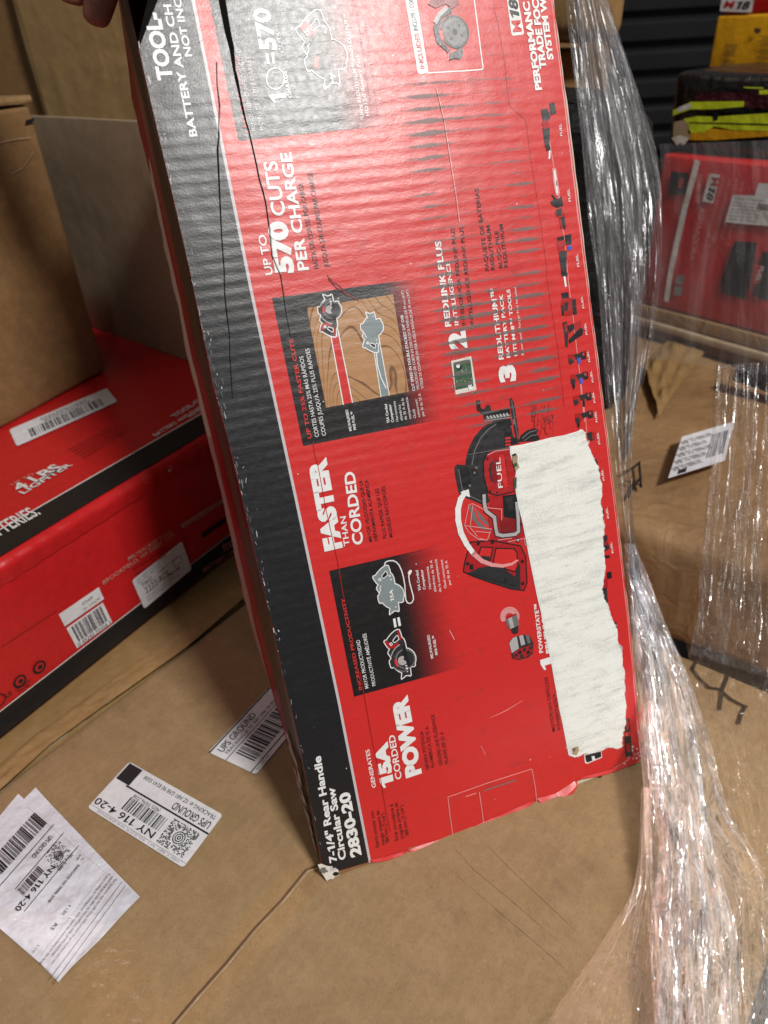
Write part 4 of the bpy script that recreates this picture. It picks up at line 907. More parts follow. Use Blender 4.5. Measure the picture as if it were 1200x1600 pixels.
tx(c4_, 'PAQUETE DE BATERÍAS', (467, 535), (403, 52), 22, 'black', .002); tx(c4_, 'REDLITHIUM', (500, 530), (470, 270), 21, 'black', .002); tx(c4_, 'BLOC-PILE', (545, 520), (518, 300), 21, 'black', .002); tx(c4_, 'REDLITHIUM', (577, 515), (545, 262), 21, 'black', .002)
flush()
tx(c4_, '3', (626, 1180), (614, 1080), 100, 'white', .05); tx(c4_, 'REDLITHIUM™', (551, 1055), (500, 640), 30, 'white', .022); tx(c4_, 'BATTERY PACK', (588, 1045), (543, 672), 21, 'white', .022); tx(c4_, 'FITS M18™ TOOLS', (630, 1035), (586, 645), 20, 'white', .022); tx(c4_, 'Battery and Charger Not Included.', (667, 1030), (621, 625), 13, 'white', 0)
flush()
tx(k7, 'POWERSTATE™', (524, 420), (494, 152), 22, 'white', .022); tx(k7, 'BRUSHLESS', (568, 420), (537, 180), 29, 'white', .03); tx(k7, '1', (582, 502), (574, 442), 70, 'white', .05); flush(); tx(k7, 'MOTOR SIN CEPILLOS', (591, 855), (548, 555), 17, 'black', .002); tx(k7, 'POWERSTATE™', (621, 845), (595, 648), 17, 'black', .002)
flush()
for c, a, b in ((c2, (1015, 638), (1009, 580)), (c2, (1055, 945), (1047, 885)), (c2, (1095, 1250), (1087, 1190)), (c4_, (1022, 755), (1010, 685)), (c4_, (1041, 910), (1030, 842)), (c4_, (1058, 1070), (1045, 1005)), (c4_, (1077, 1188), (1064, 1122)), (c4_, (1088, 1308), (1076, 1245)), (c4_, (1100, 1423), (1090, 1358)), (k6, (909, 330), (898, 265)), (k6, (933, 530), (922, 470)), (k6, (958, 738), (947, 680)), (k6, (983, 930), (972, 872))): tx(c, 'FUEL', a, b, 11, 'white', .01); flush()

# ---------------------------------------------------------------- fact panels
SAW = [(455, 195), (510, 205), (545, 300), (565, 375), (610, 415), (640, 480), (660, 560), (675, 635), (720, 640), (790, 680), (850, 740), (890, 830), (895, 920), (875, 1000), (885, 1040), (850, 1070), (760, 1075), (770, 1150), (785, 1270), (760, 1295), (735, 1275), (650, 1285), (620, 1325), (580, 1345), (565, 1370), (550, 1350), (555, 1290), (560, 1215), (480, 1180), (420, 1130), (370, 1085), (340, 1105), (305, 1090), (275, 1000), (268, 930), (310, 875), (290, 840), (235, 760), (245, 710), (275, 665), (225, 620), (175, 550), (140, 490), (155, 455), (205, 440), (250, 370), (320, 290), (390, 230)]
SF, SH_ = Vector((565, 1370)), Vector((455, 195))
def saw_map(F, Hd, side):
    F = Vector(F); Hd = Vector(Hd); d0 = SH_ - SF; l0 = d0.length; d0 /= l0; n0 = Vector((-d0.y, d0.x)); d = Hd - F; l = d.length; d /= l; n = Vector((-d.y, d.x)) * side
    def f(x, y):
        q = Vector((x, y)) - SF; a, b = q.dot(d0) / l0, q.dot(n0) / l0; r = F + d * a * l + n * b * l; return (r.x, r.y)
    return f
def saw(sh, F, Hd, side, fill, outline=True, detail=True, lay=3, ow=.0006):
    f = saw_map(F, Hd, side); uv = [tuple(sh.p.px(*f(*q))) for q in SAW]
    if outline: sh.ribbon_uv(uv + [uv[0]], ow, 'white', lay + .3)
    if fill: sh.raw(uv, fill, lay)
    P = lambda pts, m, l: sh.poly([f(*q) for q in pts], m, lay + l)
    R = lambda pts, w, m, l: sh.ribbon_uv([sh.p.px(*f(*q)) for q in pts], w, m, lay + l)
    hole = [(440, 338), (470, 345), (495, 430), (400, 510), (360, 485), (355, 450)]; sq = [(275, 530), (320, 508), (345, 545), (305, 577)]
    disc = lambda cx, cy, r, m, l: P([(cx + r * math.cos(a * .3), cy + r * math.sin(a * .3)) for a in range(21)], m, l)
    if detail:
        P([(160, 470), (215, 455), (290, 520), (345, 560), (480, 505), (500, 550), (400, 620), (330, 655), (255, 640), (180, 545)], 'midred', .45); P([(455, 205), (495, 210), (545, 380), (540, 450), (505, 450), (470, 340)], 'midred', .45)
        disc(640, 890, 235, 'steel', .4); disc(650, 890, 205, 'charcoal', .46); disc(580, 930, 110, 'silver', .5); disc(640, 890, 38, 'black', .6)
        P([(600, 560), (650, 580), (690, 800), (770, 1060), (720, 1090), (640, 900), (570, 760)], 'black', .55); P([(388, 900), (430, 890), (482, 1055), (450, 1082), (400, 1000)], 'redtext', .62)
        R([(310, 825), (350, 720), (420, 625), (510, 555)], .0006, 'silver', .66); R([(380, 1085), (470, 1150), (600, 1180), (680, 1160)], .0007, 'steel', .66)
        P([(650, 1100), (715, 1085), (700, 1140), (665, 1130)], 'white', .7); P([(680, 1180), (715, 1165), (705, 1195), (685, 1200)], 'white', .7); P([(640, 1040), (680, 1030), (690, 1060), (655, 1068)], 'white', .7)
    if fill: P(hole, 'black', .6)
    R(hole + [hole[0]], ow * .8, 'white', .8); R(sq + [sq[0]], ow * .8, 'white', .8)
    if not detail:
        P([(520, 440), (560, 420), (570, 450), (530, 480)], 'white', .7); P([(560, 520), (585, 510), (590, 545), (565, 555)], 'white', .7); P([(690, 1170), (715, 1160), (712, 1195), (695, 1200)], 'white', .7)
        R([(300, 860), (330, 800), (320, 730), (345, 690)], ow * .8, 'white', .7)
# top panel
F1 = Sheet(FACE); a = FACE.px(373, 220); b = FACE.px(625, 194)
F1.raw([a, b, (b[0] + .004, TOPV), (a[0] - .0012, TOPV)], 'fade_top', 1)
def t1(st, p, q, h, mat='white', bold=.01): F1.text(st, c1(*p), c1(*q), h / 3, mat, bold, 0, 3)
t1('LESS DOWNTIME', (626, 622), (565, 262), 20, 'redtext', .02); t1('MENOS TIEMPO IMPRODUCTIVO', (658, 615), (585, 232), 19, 'lilac', .002); t1("MOINS DE TEMPS D'ARRÊT", (697, 612), (630, 265), 19, 'lilac', .002)
t1('1', (806, 475), (797, 437), 76, 'white', .04); t1('CHARGE*', (828, 460), (798, 318), 18, 'white', .012); t1('570', (757, 235), (722, 40), 78, 'white', .03); t1('CUTS**', (790, 250), (765, 120), 18, 'lilac', .01)
F1.poly([c1(712, 302), c1(723, 300), c1(716, 250), c1(705, 252)], 'white', 3); F1.poly([c1(738, 300), c1(749, 298), c1(742, 248), c1(731, 250)], 'white', 3)
F1.ribbon_uv([FACE.px(*c1(750 + 42 * math.cos(q * .35), 370 + 50 * math.sin(q * .35))) for q in range(19)], .0005, 'white', 3)
t1('*Using REDLITHIUM™ HIGH OUTPUT™', (1165, 565), (1083, 66), 15, 'white', .014); t1('HD12.0 Battery Pack', (1190, 545), (1138, 252), 15, 'white', .014)
F1.text('*Usando un paquete de baterías REDLITHIUM HIGH OUTPUT', c2(130, 550), c2(55, 20), 4, 'pink', 0); F1.text('*Bloc-piles HIGH OUTPUT HD12.0 REDLITHIUM', c2(158, 545), c2(100, 110), 4, 'pink', 0)
saw(F1, (507.6, 140.6), (494.7, 15.5), 1, None, True, False, 3, .0005)
for k in range(3): F1.ngon(c1(1010 + 4 * k, 350 + 18 * k), 2.2, 'white', 4, 10)
F1.poly([c1(862, 130), c1(900, 100), c1(945, 150), c1(905, 180)], 'midred', 2.5); F1.poly([c1(930, 265), c1(950, 262), c1(952, 318), c1(932, 320)], 'redtext', 2.5)
on_front(F1, 'fact_panel', 'grey black panel with equals 570 cuts picture near the top')
# middle panel
F2 = Sheet(FACE); F2.poly([c3(100, 183), c3(900, 76), c3(1030, 62), c3(1150, 940), c3(1020, 966), c3(295, 1108)], 'fade_mid', 1)
F2.poly([c3(317, 245), c3(855, 160), c3(955, 768), c3(438, 868)], 'wood', 2)
F2.poly([c3(462, 418), c3(502, 372), c3(600, 835), c3(545, 848)], 'red', 2.6); F2.line([c3(468, 425), c3(545, 848)], .0006, 'white', 2.8); F2.line([c3(510, 375), c3(602, 835)], .0006, 'white', 2.8)
F2.poly([c3(735, 525), c3(765, 425), c3(832, 790), c3(782, 800)], 'grey', 2.6); F2.line([c3(738, 525), c3(780, 800)], .0005, 'white', 2.8); F2.line([c3(767, 430), c3(832, 790)], .0005, 'white', 2.8)
F2.line([c3(752, 530), c3(758, 600), c3(780, 680), c3(812, 745)], .0006, 'white', 2.9)
saw(F2, (504.5, 459.8), (522.9, 526.9), -1, 'charcoal', True, True, 3.2); saw(F2, (571.1, 487.4), (588.5, 551.3), -1, 'grey', True, False, 3.2)
def t2(st, p, q, h, mat='white', bold=.004): F2.text(st, c3(*p), c3(*q), h / 4, mat, bold, 0, 5)
t2('UP TO 25% FASTER CUTS', (347, 1058), (229, 438), 25, 'redtext', .022); t2('CORTES HASTA 25% MÁS RÁPIDOS', (393, 1048), (293, 545), 25, 'white', .003); t2('COUPES JUSQU\'À 25% PLUS RAPIDES', (437, 1040), (331, 497), 25, 'white', .003)
for st, p, q in (('MILWAUKEE®', (598, 1012), (573, 878)), ('M18 FUEL™', (625, 1005), (606, 892)), ('15A Corded', (833, 962), (816, 845)), ('Competitor', (861, 957), (841, 845))): t2(st, p, q, 17, 'white', .022)
for st, p, q in (('Herramienta', (889, 952), (868, 826)), ('alámbrica', (916, 947), (900, 848)), ('de 15 A de la', (942, 942), (918, 808)), ('competencia', (969, 937), (945, 802)), ('Outil', (999, 932), (990, 878)), ('concurrent', (1024, 926), (1005, 815)), ('par fil de 15 A', (1051, 920), (1026, 778)), ('VELOCIDAD DE CORTE EN OSB DE DOS NIVELES DE 19 mm (3/4")', (1019, 755), (920, 138)), ('VITESSE DE COUPURE EN OSB À DEUX NIVEAUX DE 19 mm (3/4")', (1046, 748), (950, 133))): t2(st, p, q, 16, 'white', 0)
t2('CUT SPEED IN DOUBLE STACKED 3/4" OSB', (993, 762), (917, 290), 17, 'white', .02)
on_front(F2, 'fact_panel', 'black panel with two saws cutting a board')
# low panel
F3 = Sheet(FACE); F3.poly([k5(207, 808), k5(690, 696), k5(905, 640), k5(1075, 1345), k5(1050, 1365), k5(355, 1557)], 'fade_low', 1)
g5 = sub(570, 870, 13.333)
saw(F3, (609, 960.4), (603, 882.8), 1, 'grey', True, False); F3.text('15A', g5(605, 915), g5(574, 668), 5.6, 'white', .03, 0, 5)
F3.line([g5(*q) for q in ((405, 165), (415, 130), (440, 100), (500, 80), (580, 75), (650, 105), (710, 170), (760, 280), (800, 420), (830, 600), (838, 780), (850, 890), (880, 950), (925, 968), (975, 950), (1008, 890), (1005, 820), (960, 650), (925, 520), (910, 400), (915, 370))], .0007, 'white', 4)
F3.poly([g5(885, 340), g5(915, 290), g5(940, 265), g5(978, 285), g5(962, 340), g5(930, 380)], 'white', 4)
F3.poly([k5(585, 1092), k5(600, 1088), k5(608, 1140), k5(593, 1144)], 'white', 4); F3.poly([k5(610, 1085), k5(624, 1081), k5(634, 1132), k5(619, 1136)], 'white', 4)
saw(F3, (627.7, 1061.3), (620.3, 983), 1, 'charcoal', True, True)
def t3(st, p, q, h, mat='white', bold=.003): F3.text(st, k5(*p), k5(*q), h / 3.81, mat, bold, 0, 5)
t3('INCREASED PRODUCTIVITY', (402, 1512), (297, 966), 20, 'redtext', .016); t3('MAYOR PRODUCTIVIDAD', (441, 1502), (387, 1215), 22); t3('PRODUCTIVITÉ AMÉLIORÉE', (483, 1487), (425, 1176), 21)
for st, p, q in (('MILWAUKEE®', (826, 1325), (802, 1185)), ('M18 FUEL™', (852, 1304), (833, 1190)), ('15A Corded', (751, 922), (734, 802)), ('Competitor', (780, 915), (762, 797))): t3(st, p, q, 16, 'white', .02)
for st, p, q in (('Herramienta', (813, 912), (795, 780)), ('alámbrica de 15 A', (843, 930), (817, 742)), ('de la competencia', (873, 930), (845, 737)), ('Outil concurrent', (904, 908), (880, 739)), ('par fil de 15 A', (930, 888), (907, 745))): t3(st, p, q, 15, 'white', .002)
on_front(F3, 'fact_panel', 'black panel with a saw, an equals sign and a corded saw')

# ---------------------------------------------------------------- includes box and badge
I = Sheet(FACE); I.poly([c2(278, -15), c2(328, -25), c2(388, 342), c2(348, 348), c2(338, 340)], 'white', 1)
I.line([c2(385, 342), c2(560, 332), c2(638, 326), c2(645, 318), c2(640, 290), c2(600, -20)], .0007, 'white', 1)
I.text('INCLUDES', c2(371, 322), c2(343, 155), 7, 'redtext', .022); I.text('INCLUYE / CONTIENT', c2(340, 143), c2(303, -70), 7, 'black', .002)
cc = (512, 150)
I.ngon(c2(*cc), 22, 'charcoal', 2, 28); I.ngon(c2(cc[0] + 2, cc[1]), 18.5, 'steel', 2.4, 28); I.ngon(c2(*cc), 4, 'black', 3, 14)
for q in range(4): I.ngon(c2(cc[0] + 36 * math.cos(q * 1.6 + .5), cc[1] + 36 * math.sin(q * 1.6 + .5)), 1.8, 'charcoal', 3, 8)
I.poly([c2(410, 130), c2(440, 60), c2(495, 30), c2(500, 60), c2(455, 85), c2(440, 130), c2(450, 190), c2(490, 240), c2(480, 250), c2(425, 200)], 'charcoal', 3)
I.line([c2(420, 105), c2(438, 70), c2(470, 40)], .0022, 'silver', 3.4); I.poly([c2(437, 150), c2(455, 140), c2(462, 185), c2(450, 195)], 'redtext', 3.5)
I.poly([c2(485, 285), c2(490, 250), c2(520, 240), c2(525, 215), c2(545, 215), c2(550, 260), c2(535, 280), c2(510, 275)], 'charcoal', 3.3)
I.poly([c2(385, 20), c2(420, -20), c2(520, -20), c2(530, 20), c2(500, 40), c2(470, 20), c2(420, 40)], 'darkred', 2.8)
I.poly([c2(757, 5), c2(750, -20), c2(805, -20), c2(836, 155), c2(830, 163), c2(785, 168), c2(777, 160)], 'white', 1); I.poly([c2(765, 5), c2(762, -20), c2(800, -20), c2(829, 152), c2(786, 159)], 'white', 1.4)
I.text('M', c2(826, 148), c2(818, 95), 14, 'redtext', .03, 0, 3); I.text('18', c2(815, 82), c2(803, -6), 14, 'black', .04, .2, 3)
on_front(I, 'includes_picture')

# ---------------------------------------------------------------- big tool picture
B = Sheet(FACE)
def pb(pts, m, l): B.poly([k6(*q) for q in pts], m, l)
def lb_(pts, w, m, l): B.line([k6(*q) for q in pts], w, m, l)
pb([(105, 460), (120, 443), (165, 447), (172, 400), (190, 340), (220, 285), (260, 240), (310, 208), (345, 190), (395, 215), (420, 240), (440, 330), (415, 345), (300, 375), (265, 430), (270, 520), (290, 600), (300, 650), (265, 668), (200, 640), (150, 622), (128, 600), (108, 500)], 'charcoal', 1)
for o in (14, 34, 60): lb_([(168 + o, 445), (182 + o, 370), (215 + o, 300), (262 + o * .9, 250), (320 + o * .7, 215)], .0006, 'black' if o != 34 else 'steel', 1.6)
pb([(125, 460), (165, 452), (190, 470), (200, 540), (188, 575), (150, 565), (135, 530)], 'black', 1.5); pb([(195, 470), (225, 460), (235, 500), (210, 512)], 'black', 1.7); lb_([(128, 470), (150, 590), (205, 625), (260, 650)], .0005, 'steel', 1.8)
for q in ((216, 490), (190, 560), (226, 462)): B.ngon(k6(*q), 2.0, 'steel', 2, 10)
pb([(330, 195), (415, 190), (425, 225), (385, 260), (345, 250)], 'black', 1.8); pb([(380, 265), (420, 268), (415, 290), (450, 300), (455, 330), (380, 345)], 'black', 1.9)
for q in (300, 318, 336): lb_([(388, q), (412, q - 3)], .0012, 'red', 2.2)
pb([(410, 80), (421, 78), (433, 100), (458, 255), (462, 330), (448, 330), (430, 225), (412, 110)], 'charcoal', 2.4); lb_([(420, 90), (440, 210), (455, 300)], .0005, 'steel', 2.8); pb([(425, 195), (438, 193), (440, 222), (430, 224)], 'steel', 2.7)
pb([(262, 157), (412, 135), (416, 182), (275, 208)], 'black', 2.2); lb_([(275, 195), (412, 172)], .0008, 'steel', 2.5); lb_([(272, 205), (412, 183)], .0004, 'silver', 2.5)
for q in range(7): lb_([(285 + 18 * q, 180 - 2.8 * q), (293 + 18 * q, 190 - 2.8 * q)], .0012, 'silver', 2.6)
lb_([(236, 98), (240, 138), (262, 152), (300, 142)], .0026, 'black', 2.3); B.ngon(k6(290, 133), 4.5, 'charcoal', 2.6, 14)
pb([(460, 320), (470, 285), (500, 258), (545, 242), (570, 252), (560, 272), (578, 300), (560, 315)], 'black', 1); lb_([(480, 300), (520, 265), (558, 255)], .0006, 'steel', 1.5); lb_([(490, 312), (530, 285), (560, 280)], .0005, 'steel', 1.5)
pb([(285, 385), (330, 362), (405, 352), (422, 420), (440, 500), (444, 590), (340, 615), (290, 597), (266, 510), (265, 430)], 'midred', 3); pb([(300, 440), (330, 410), (345, 420), (340, 480), (345, 540), (325, 555), (300, 520), (293, 470)], 'darkred', 3.3)
lb_([(312, 430), (300, 480), (312, 535)], .0012, 'charcoal', 3.5); pb([(350, 395), (375, 385), (405, 560), (380, 575)], 'red', 3.2); B.text('FUEL', k6(371, 570), k6(356, 406), 7, 'white', .006, 0, 4)
for q in range(9): B.ngon(k6(388 + q * 1.6, 420 + q * 16), 1.2, 'darkred', 4, 8)
lb_([(285, 385), (265, 430), (268, 510), (290, 597), (340, 615), (444, 590)], .0007, 'black', 3.6); lb_([(288, 392), (330, 370), (403, 360)], .0005, 'pink', 3.7)
for q in ((287, 412), (300, 592), (340, 600)): B.ngon(k6(*q), 1.8, 'black', 4, 10)
pb([(300, 612), (370, 615), (378, 700), (462, 700), (484, 780), (490, 850), (400, 870), (310, 860), (290, 760), (300, 700)], 'midred', 2); pb([(370, 615), (450, 605), (462, 700), (440, 745), (378, 735)], 'black', 2.6); pb([(385, 630), (425, 615), (432, 690), (405, 690)], 'charcoal', 2.8); pb([(350, 740), (452, 745), (450, 815), (360, 825)], 'darkred', 2.6); lb_([(380, 710), (448, 722)], .0022, 'black', 3); B.ngon(k6(455, 860), 3.5, 'black', 3.2, 14); B.ngon(k6(455, 860), 2, 'silver', 3.4, 14)
gw = [(268, 614), (270, 660), (280, 700), (325, 735), (332, 790), (340, 828), (370, 836), (440, 828), (458, 812), (456, 740), (448, 655)]
lb_(gw, .0034, 'black', 3.4); lb_(gw, .0022, 'silver', 3.7)
for pts in ([(185, 665), (160, 780), (185, 820), (240, 858), (285, 860), (305, 810)], [(185, 665), (205, 660), (262, 690), (320, 735)], [(160, 780), (310, 800)], [(205, 670), (190, 790), (230, 840)], [(222, 812), (300, 820), (285, 862), (240, 850)], [(262, 680), (365, 690), (365, 750)], [(400, 870), (490, 850), (495, 890)], [(345, 860), (420, 850)]): lb_(pts, .0005, 'pink', 3.9)
pb([(185, 672), (215, 678), (310, 785), (310, 810), (250, 800), (200, 740)], 'steel', 1.4); lb_([(215, 690), (240, 750), (300, 800)], .0014, 'redtext', 1.9)
pb([(193, 872), (310, 862), (400, 878), (470, 892), (498, 950), (506, 1095), (490, 1138), (420, 1130), (300, 1092), (210, 1060), (155, 1035), (162, 985)], 'midred', 1); pb([(252, 898), (318, 902), (300, 975), (268, 950), (236, 955)], 'red', 1.6); pb([(335, 905), (435, 908), (450, 930), (455, 1000), (440, 1035), (395, 1022), (318, 985)], 'red', 1.6)
for pl_ in ([(252, 898), (318, 902), (300, 975), (268, 950), (236, 955), (252, 898)], [(335, 905), (435, 908), (450, 930), (455, 1000), (440, 1035), (395, 1022), (318, 985), (335, 905)], [(193, 872), (310, 862), (470, 892), (498, 950), (506, 1095), (490, 1138), (420, 1130), (300, 1092), (210, 1060), (155, 1035), (162, 985), (193, 872)]): lb_(pl_, .0008, 'black', 2.2)
pb([(180, 1042), (240, 1012), (330, 1000), (372, 1012), (440, 1062), (455, 985), (468, 1000), (470, 1138), (400, 1124), (300, 1090), (215, 1058)], 'charcoal', 2.4); pb([(238, 960), (262, 948), (298, 950), (300, 975), (265, 978)], 'charcoal', 2.5)
lb_([(205, 1045), (300, 1075), (440, 1112)], .0005, 'black', 2.8); B.ngon(k6(388, 1083), 2.6, 'black', 2.8, 14)
for q in ((237, 880), (315, 872), (178, 990), (480, 978), (482, 1100), (198, 1010), (470, 775)): B.ngon(k6(*q), 2.6, 'black', 2.9, 12)
pb([(188, 995), (206, 993), (212, 1022), (192, 1025)], 'black', 3)
arc = [(452, 972), (420, 992), (370, 1003), (310, 996), (255, 975), (210, 935), (170, 880), (140, 820), (125, 750), (124, 690), (138, 635), (162, 600)]
uvs = [FACE.px(*k6(*q)) for q in arc]; B.ribbon_uv(uvs[:6], [.0012, .0017, .0021, .0025, .0028, .0031], 'pink', 4.4); B.ribbon_uv(uvs[5:], [.0031, .0034, .0036, .0037, .0037, .0035, .0033], 'white', 4.4)
pb([(135, 597), (183, 580), (190, 624), (172, 618), (160, 606)], 'white', 4.6)
# ragged dark scuff beside the picture
random.seed(21)
for k in range(70):
    x = random.uniform(525, 645); y = random.uniform(110, 280); l_ = random.uniform(8, 46) * (1.3 if x < 590 else 1); w_ = random.uniform(1.5, 6)
    if y + l_ > 292: continue
    pb([(x, y), (x + w_, y + 2), (x + w_ * 1.2 + 3, y + l_), (x + 4, y + l_ * .9)], random.choice(('black', 'darkred', 'darkred', 'midred')), 1 + .01 * k)
on_front(B, 'tool_picture')
# circuit board picture
CBR = Sheet(FACE); CBR.poly([c4_(243, 1065), c4_(360, 1037), c4_(392, 1235), c4_(270, 1262)], 'pulp', 1); CBR.poly([c4_(255, 1075), c4_(355, 1052), c4_(374, 1212), c4_(268, 1236)], 'green', 2); random.seed(4)
for k in range(60):
    x, y = random.uniform(262, 352), random.uniform(1080, 1205); r = random.uniform(2, 7); CBR.poly([c4_(x, y), c4_(x + r, y - 1), c4_(x + r + 1, y + r), c4_(x + 1, y + r + 1)], random.choice(('black', 'silver', 'steel', 'brass', 'green', 'charcoal')), 2.5 + .01 * k)
CBR.ngon(c4_(290, 1103), 4.2, 'black', 4, 16); CBR.ngon(c4_(282, 1095), 3.0, 'white', 4.4, 16); CBR.poly([c4_(340, 1208), c4_(362, 1203), c4_(367, 1232), c4_(345, 1236)], 'white', 4)
for k in range(40):
    x = random.choice((random.uniform(244, 258), random.uniform(355, 385), random.uniform(255, 380))); y = random.uniform(1045, 1258) if x < 258 or x > 355 else random.choice((random.uniform(1040, 1058), random.uniform(1235, 1255))); r = random.uniform(2, 8)
    CBR.poly([c4_(x, y), c4_(x + r, y - 2), c4_(x + r * .8, y + r)], random.choice(('steel', 'pulp', 'pink', 'silver')), 4.5 + .01 * k)
on_front(CBR, 'circuit_picture')
# motor picture
MO = Sheet(FACE)
for k in range(17):
    a_ = math.radians(150 + k * 14); MO.line([k7(340 + 26 * math.cos(a_), 228 + 26 * math.sin(a_)), k7(340 + 50 * math.cos(a_), 222 + 50 * math.sin(a_))], .0011, 'pink', 2)
MO.line([k7(340 + 50 * math.cos(math.radians(q)), 222 + 50 * math.sin(math.radians(q))) for q in range(150, 400, 12)], .0006, 'pink', 2.4)
MO.poly([k7(316, 240), k7(378, 212), k7(392, 268), k7(365, 288), k7(340, 292), k7(328, 280)], 'steel', 3); MO.poly([k7(330, 235), k7(350, 226), k7(365, 285), k7(345, 291)], 'silver', 3.3); MO.poly([k7(316, 240), k7(378, 212), k7(372, 205), k7(320, 225)], 'midred', 3.4); MO.poly([k7(345, 290), k7(388, 272), k7(385, 312), k7(365, 322), k7(352, 310)], 'charcoal', 3.5)
MO.poly([k7(335, 365), k7(355, 340), k7(410, 322), k7(450, 328), k7(470, 370), k7(468, 425), k7(440, 450), k7(385, 462), k7(355, 455)], 'charcoal', 3)
MO.poly([k7(336, 368), k7(355, 342), k7(378, 332), k7(390, 398), k7(350, 425)], 'silver', 3.3); MO.poly([k7(390, 330), k7(412, 323), k7(425, 375), k7(402, 384)], 'silver', 3.3); MO.poly([k7(425, 323), k7(446, 328), k7(455, 368), k7(438, 372)], 'steel', 3.3); MO.poly([k7(355, 425), k7(400, 398), k7(460, 378), k7(466, 415), k7(430, 445), k7(370, 458)], 'midred', 3.6)
for q in ((375, 435), (395, 420), (420, 405), (440, 420), (405, 440), (452, 395)): MO.ngon(k7(*q), 3.0, random.choice(('black', 'brass', 'charcoal')), 4, 8)
on_front(MO, 'motor_picture')
# strip of small tools along the right edge
ST = Sheet(FACE)
ST.line([c2(955, 660), c2(975, 780), c2(1000, 920), c2(1020, 1080), c4_(885, 250), c4_(905, 330), c4_(930, 600), c4_(960, 830), c4_(985, 1050), c4_(1005, 1200), c4_(1025, 1420), k6(800, 0), k6(815, 100), k6(830, 200), k6(838, 300), k6(950, 1240), k7(880, 160), k7(920, 300), k7(975, 760), k7(985, 900), k7(995, 1010)][:15], .0005, 'pink', 1)
ST.line([k7(880, 150), k7(895, 220), k7(920, 290)], .0005, 'pink', 1); ST.line([k7(985, 860), k7(998, 1010), k7(840, 1105)], .0005, 'pink', 1)
def icon():
    global ST
    if ST.v: on_front(ST, 'tool_icon')
    ST = Sheet(FACE)
def q_(c, pts, m, l=2): ST.poly([c(*p) for p in pts], m, l)
icon(); q_(c2, [(915, 515), (945, 508), (960, 550), (945, 580), (925, 575)], 'charcoal'); q_(c2, [(955, 485), (978, 480), (988, 530), (960, 542)], 'charcoal'); q_(c2, [(920, 575), (950, 560), (955, 600), (928, 605)], 'midred', 2.2); q_(c2, [(922, 602), (957, 598), (955, 685), (935, 690)], 'charcoal'); q_(c2, [(938, 690), (958, 685), (960, 705), (942, 708)], 'black', 2.3); q_(c2, [(952, 705), (960, 705), (958, 745), (950, 745)], 'white')
icon(); q_(c2, [(968, 790), (985, 788), (1003, 905), (1000, 918), (985, 918), (972, 850)], 'pink', 2); q_(c2, [(974, 800), (982, 798), (995, 905), (988, 910)], 'white', 2.3); q_(c2, [(985, 848), (990, 846), (992, 870), (986, 872)], 'steel', 2.5)
icon(); q_(c2, [(960, 945), (975, 935), (962, 915), (968, 912), (990, 935), (1012, 920), (1020, 965), (990, 975), (965, 962)], 'black'); q_(c2, [(980, 995), (1010, 970), (1028, 1000), (1022, 1072), (1008, 1075), (1000, 1020), (985, 1012)], 'midred', 2.2); q_(c2, [(985, 985), (1008, 975), (1012, 1010), (990, 1015)], 'charcoal', 2.4); q_(c2, [(1005, 1020), (1025, 1015), (1032, 1072), (1020, 1078)], 'charcoal', 2.5)
icon(); q_(c4_, [(865, 340), (900, 335), (915, 380), (900, 420), (875, 425), (862, 380)], 'midred', 2.2); q_(c4_, [(862, 345), (900, 332), (905, 355), (870, 365)], 'black', 2.4); q_(c4_, [(905, 330), (945, 322), (948, 380), (918, 385)], 'black', 2.3); q_(c4_, [(872, 430), (920, 415), (918, 540), (890, 555)], 'charcoal', 2.3); q_(c4_, [(885, 540), (925, 548), (925, 570), (890, 570)], 'black', 2.4); q_(c4_, [(900, 570), (912, 568), (920, 628), (910, 632)], 'white'); q_(c4_, [(925, 392), (948, 388), (950, 412), (930, 418)], 'blue', 3)
icon(); q_(c4_, [(888, 668), (928, 662), (932, 695), (892, 700)], 'black'); q_(c4_, [(890, 705), (950, 695), (970, 780), (955, 795), (895, 802), (885, 750)], 'midred', 2.1); q_(c4_, [(905, 725), (930, 720), (925, 770), (905, 775)], 'charcoal', 2.4); q_(c4_, [(950, 705), (972, 700), (980, 790), (955, 795)], 'charcoal', 2.4); q_(c4_, [(888, 740), (900, 738), (905, 795), (892, 798)], 'black', 2.5)
icon(); q_(c4_, [(895, 840), (920, 833), (930, 900), (925, 985), (912, 980), (905, 900)], 'charcoal'); q_(c4_, [(925, 860), (960, 845), (970, 870), (935, 905)], 'black', 2.1); q_(c4_, [(960, 845), (1002, 832), (1005, 870), (970, 900)], 'midred', 2.2); q_(c4_, [(1000, 870), (1018, 880), (1012, 912), (935, 965), (930, 940)], 'black', 2.4); q_(c4_, [(905, 850), (918, 846), (924, 890), (912, 895)], 'midred', 2.4)
def drill(cx, cy, chuck=0, blue=False, s=1.0, c=c4_):
    P = lambda pts, m, l: ST.poly([c(cx + x * s, cy + y * s) for x, y in pts], m, l)
    P([(-52, -20), (-22, -26), (-8, -5), (-14, 22), (-38, 36), (-50, 20)], 'midred', 2.1); P([(-50, 5), (-30, -2), (-20, 20), (-36, 38), (-48, 28)], 'charcoal', 2.3)
    P([(-22, -22), (25, -34), (28, -8), (-4, 8)], 'charcoal', 2.2); P([(22, -38), (50, -42), (55, 2), (26, 8)], 'black', 2.4); P([(30, -36), (44, -38), (46, -16), (34, -12)], 'midred', 2.5)
    if chuck: P([(-42, 34), (-24, 28), (-24, 50), (-30, 66), (-36, 60)], 'black', 2.2)
    if blue: P([(-2, 0), (18, -4), (22, 28), (8, 32)], 'blue', 3)
    P([(28, -28), (38, -30), (39, -20), (30, -18)], 'steel', 2.8)
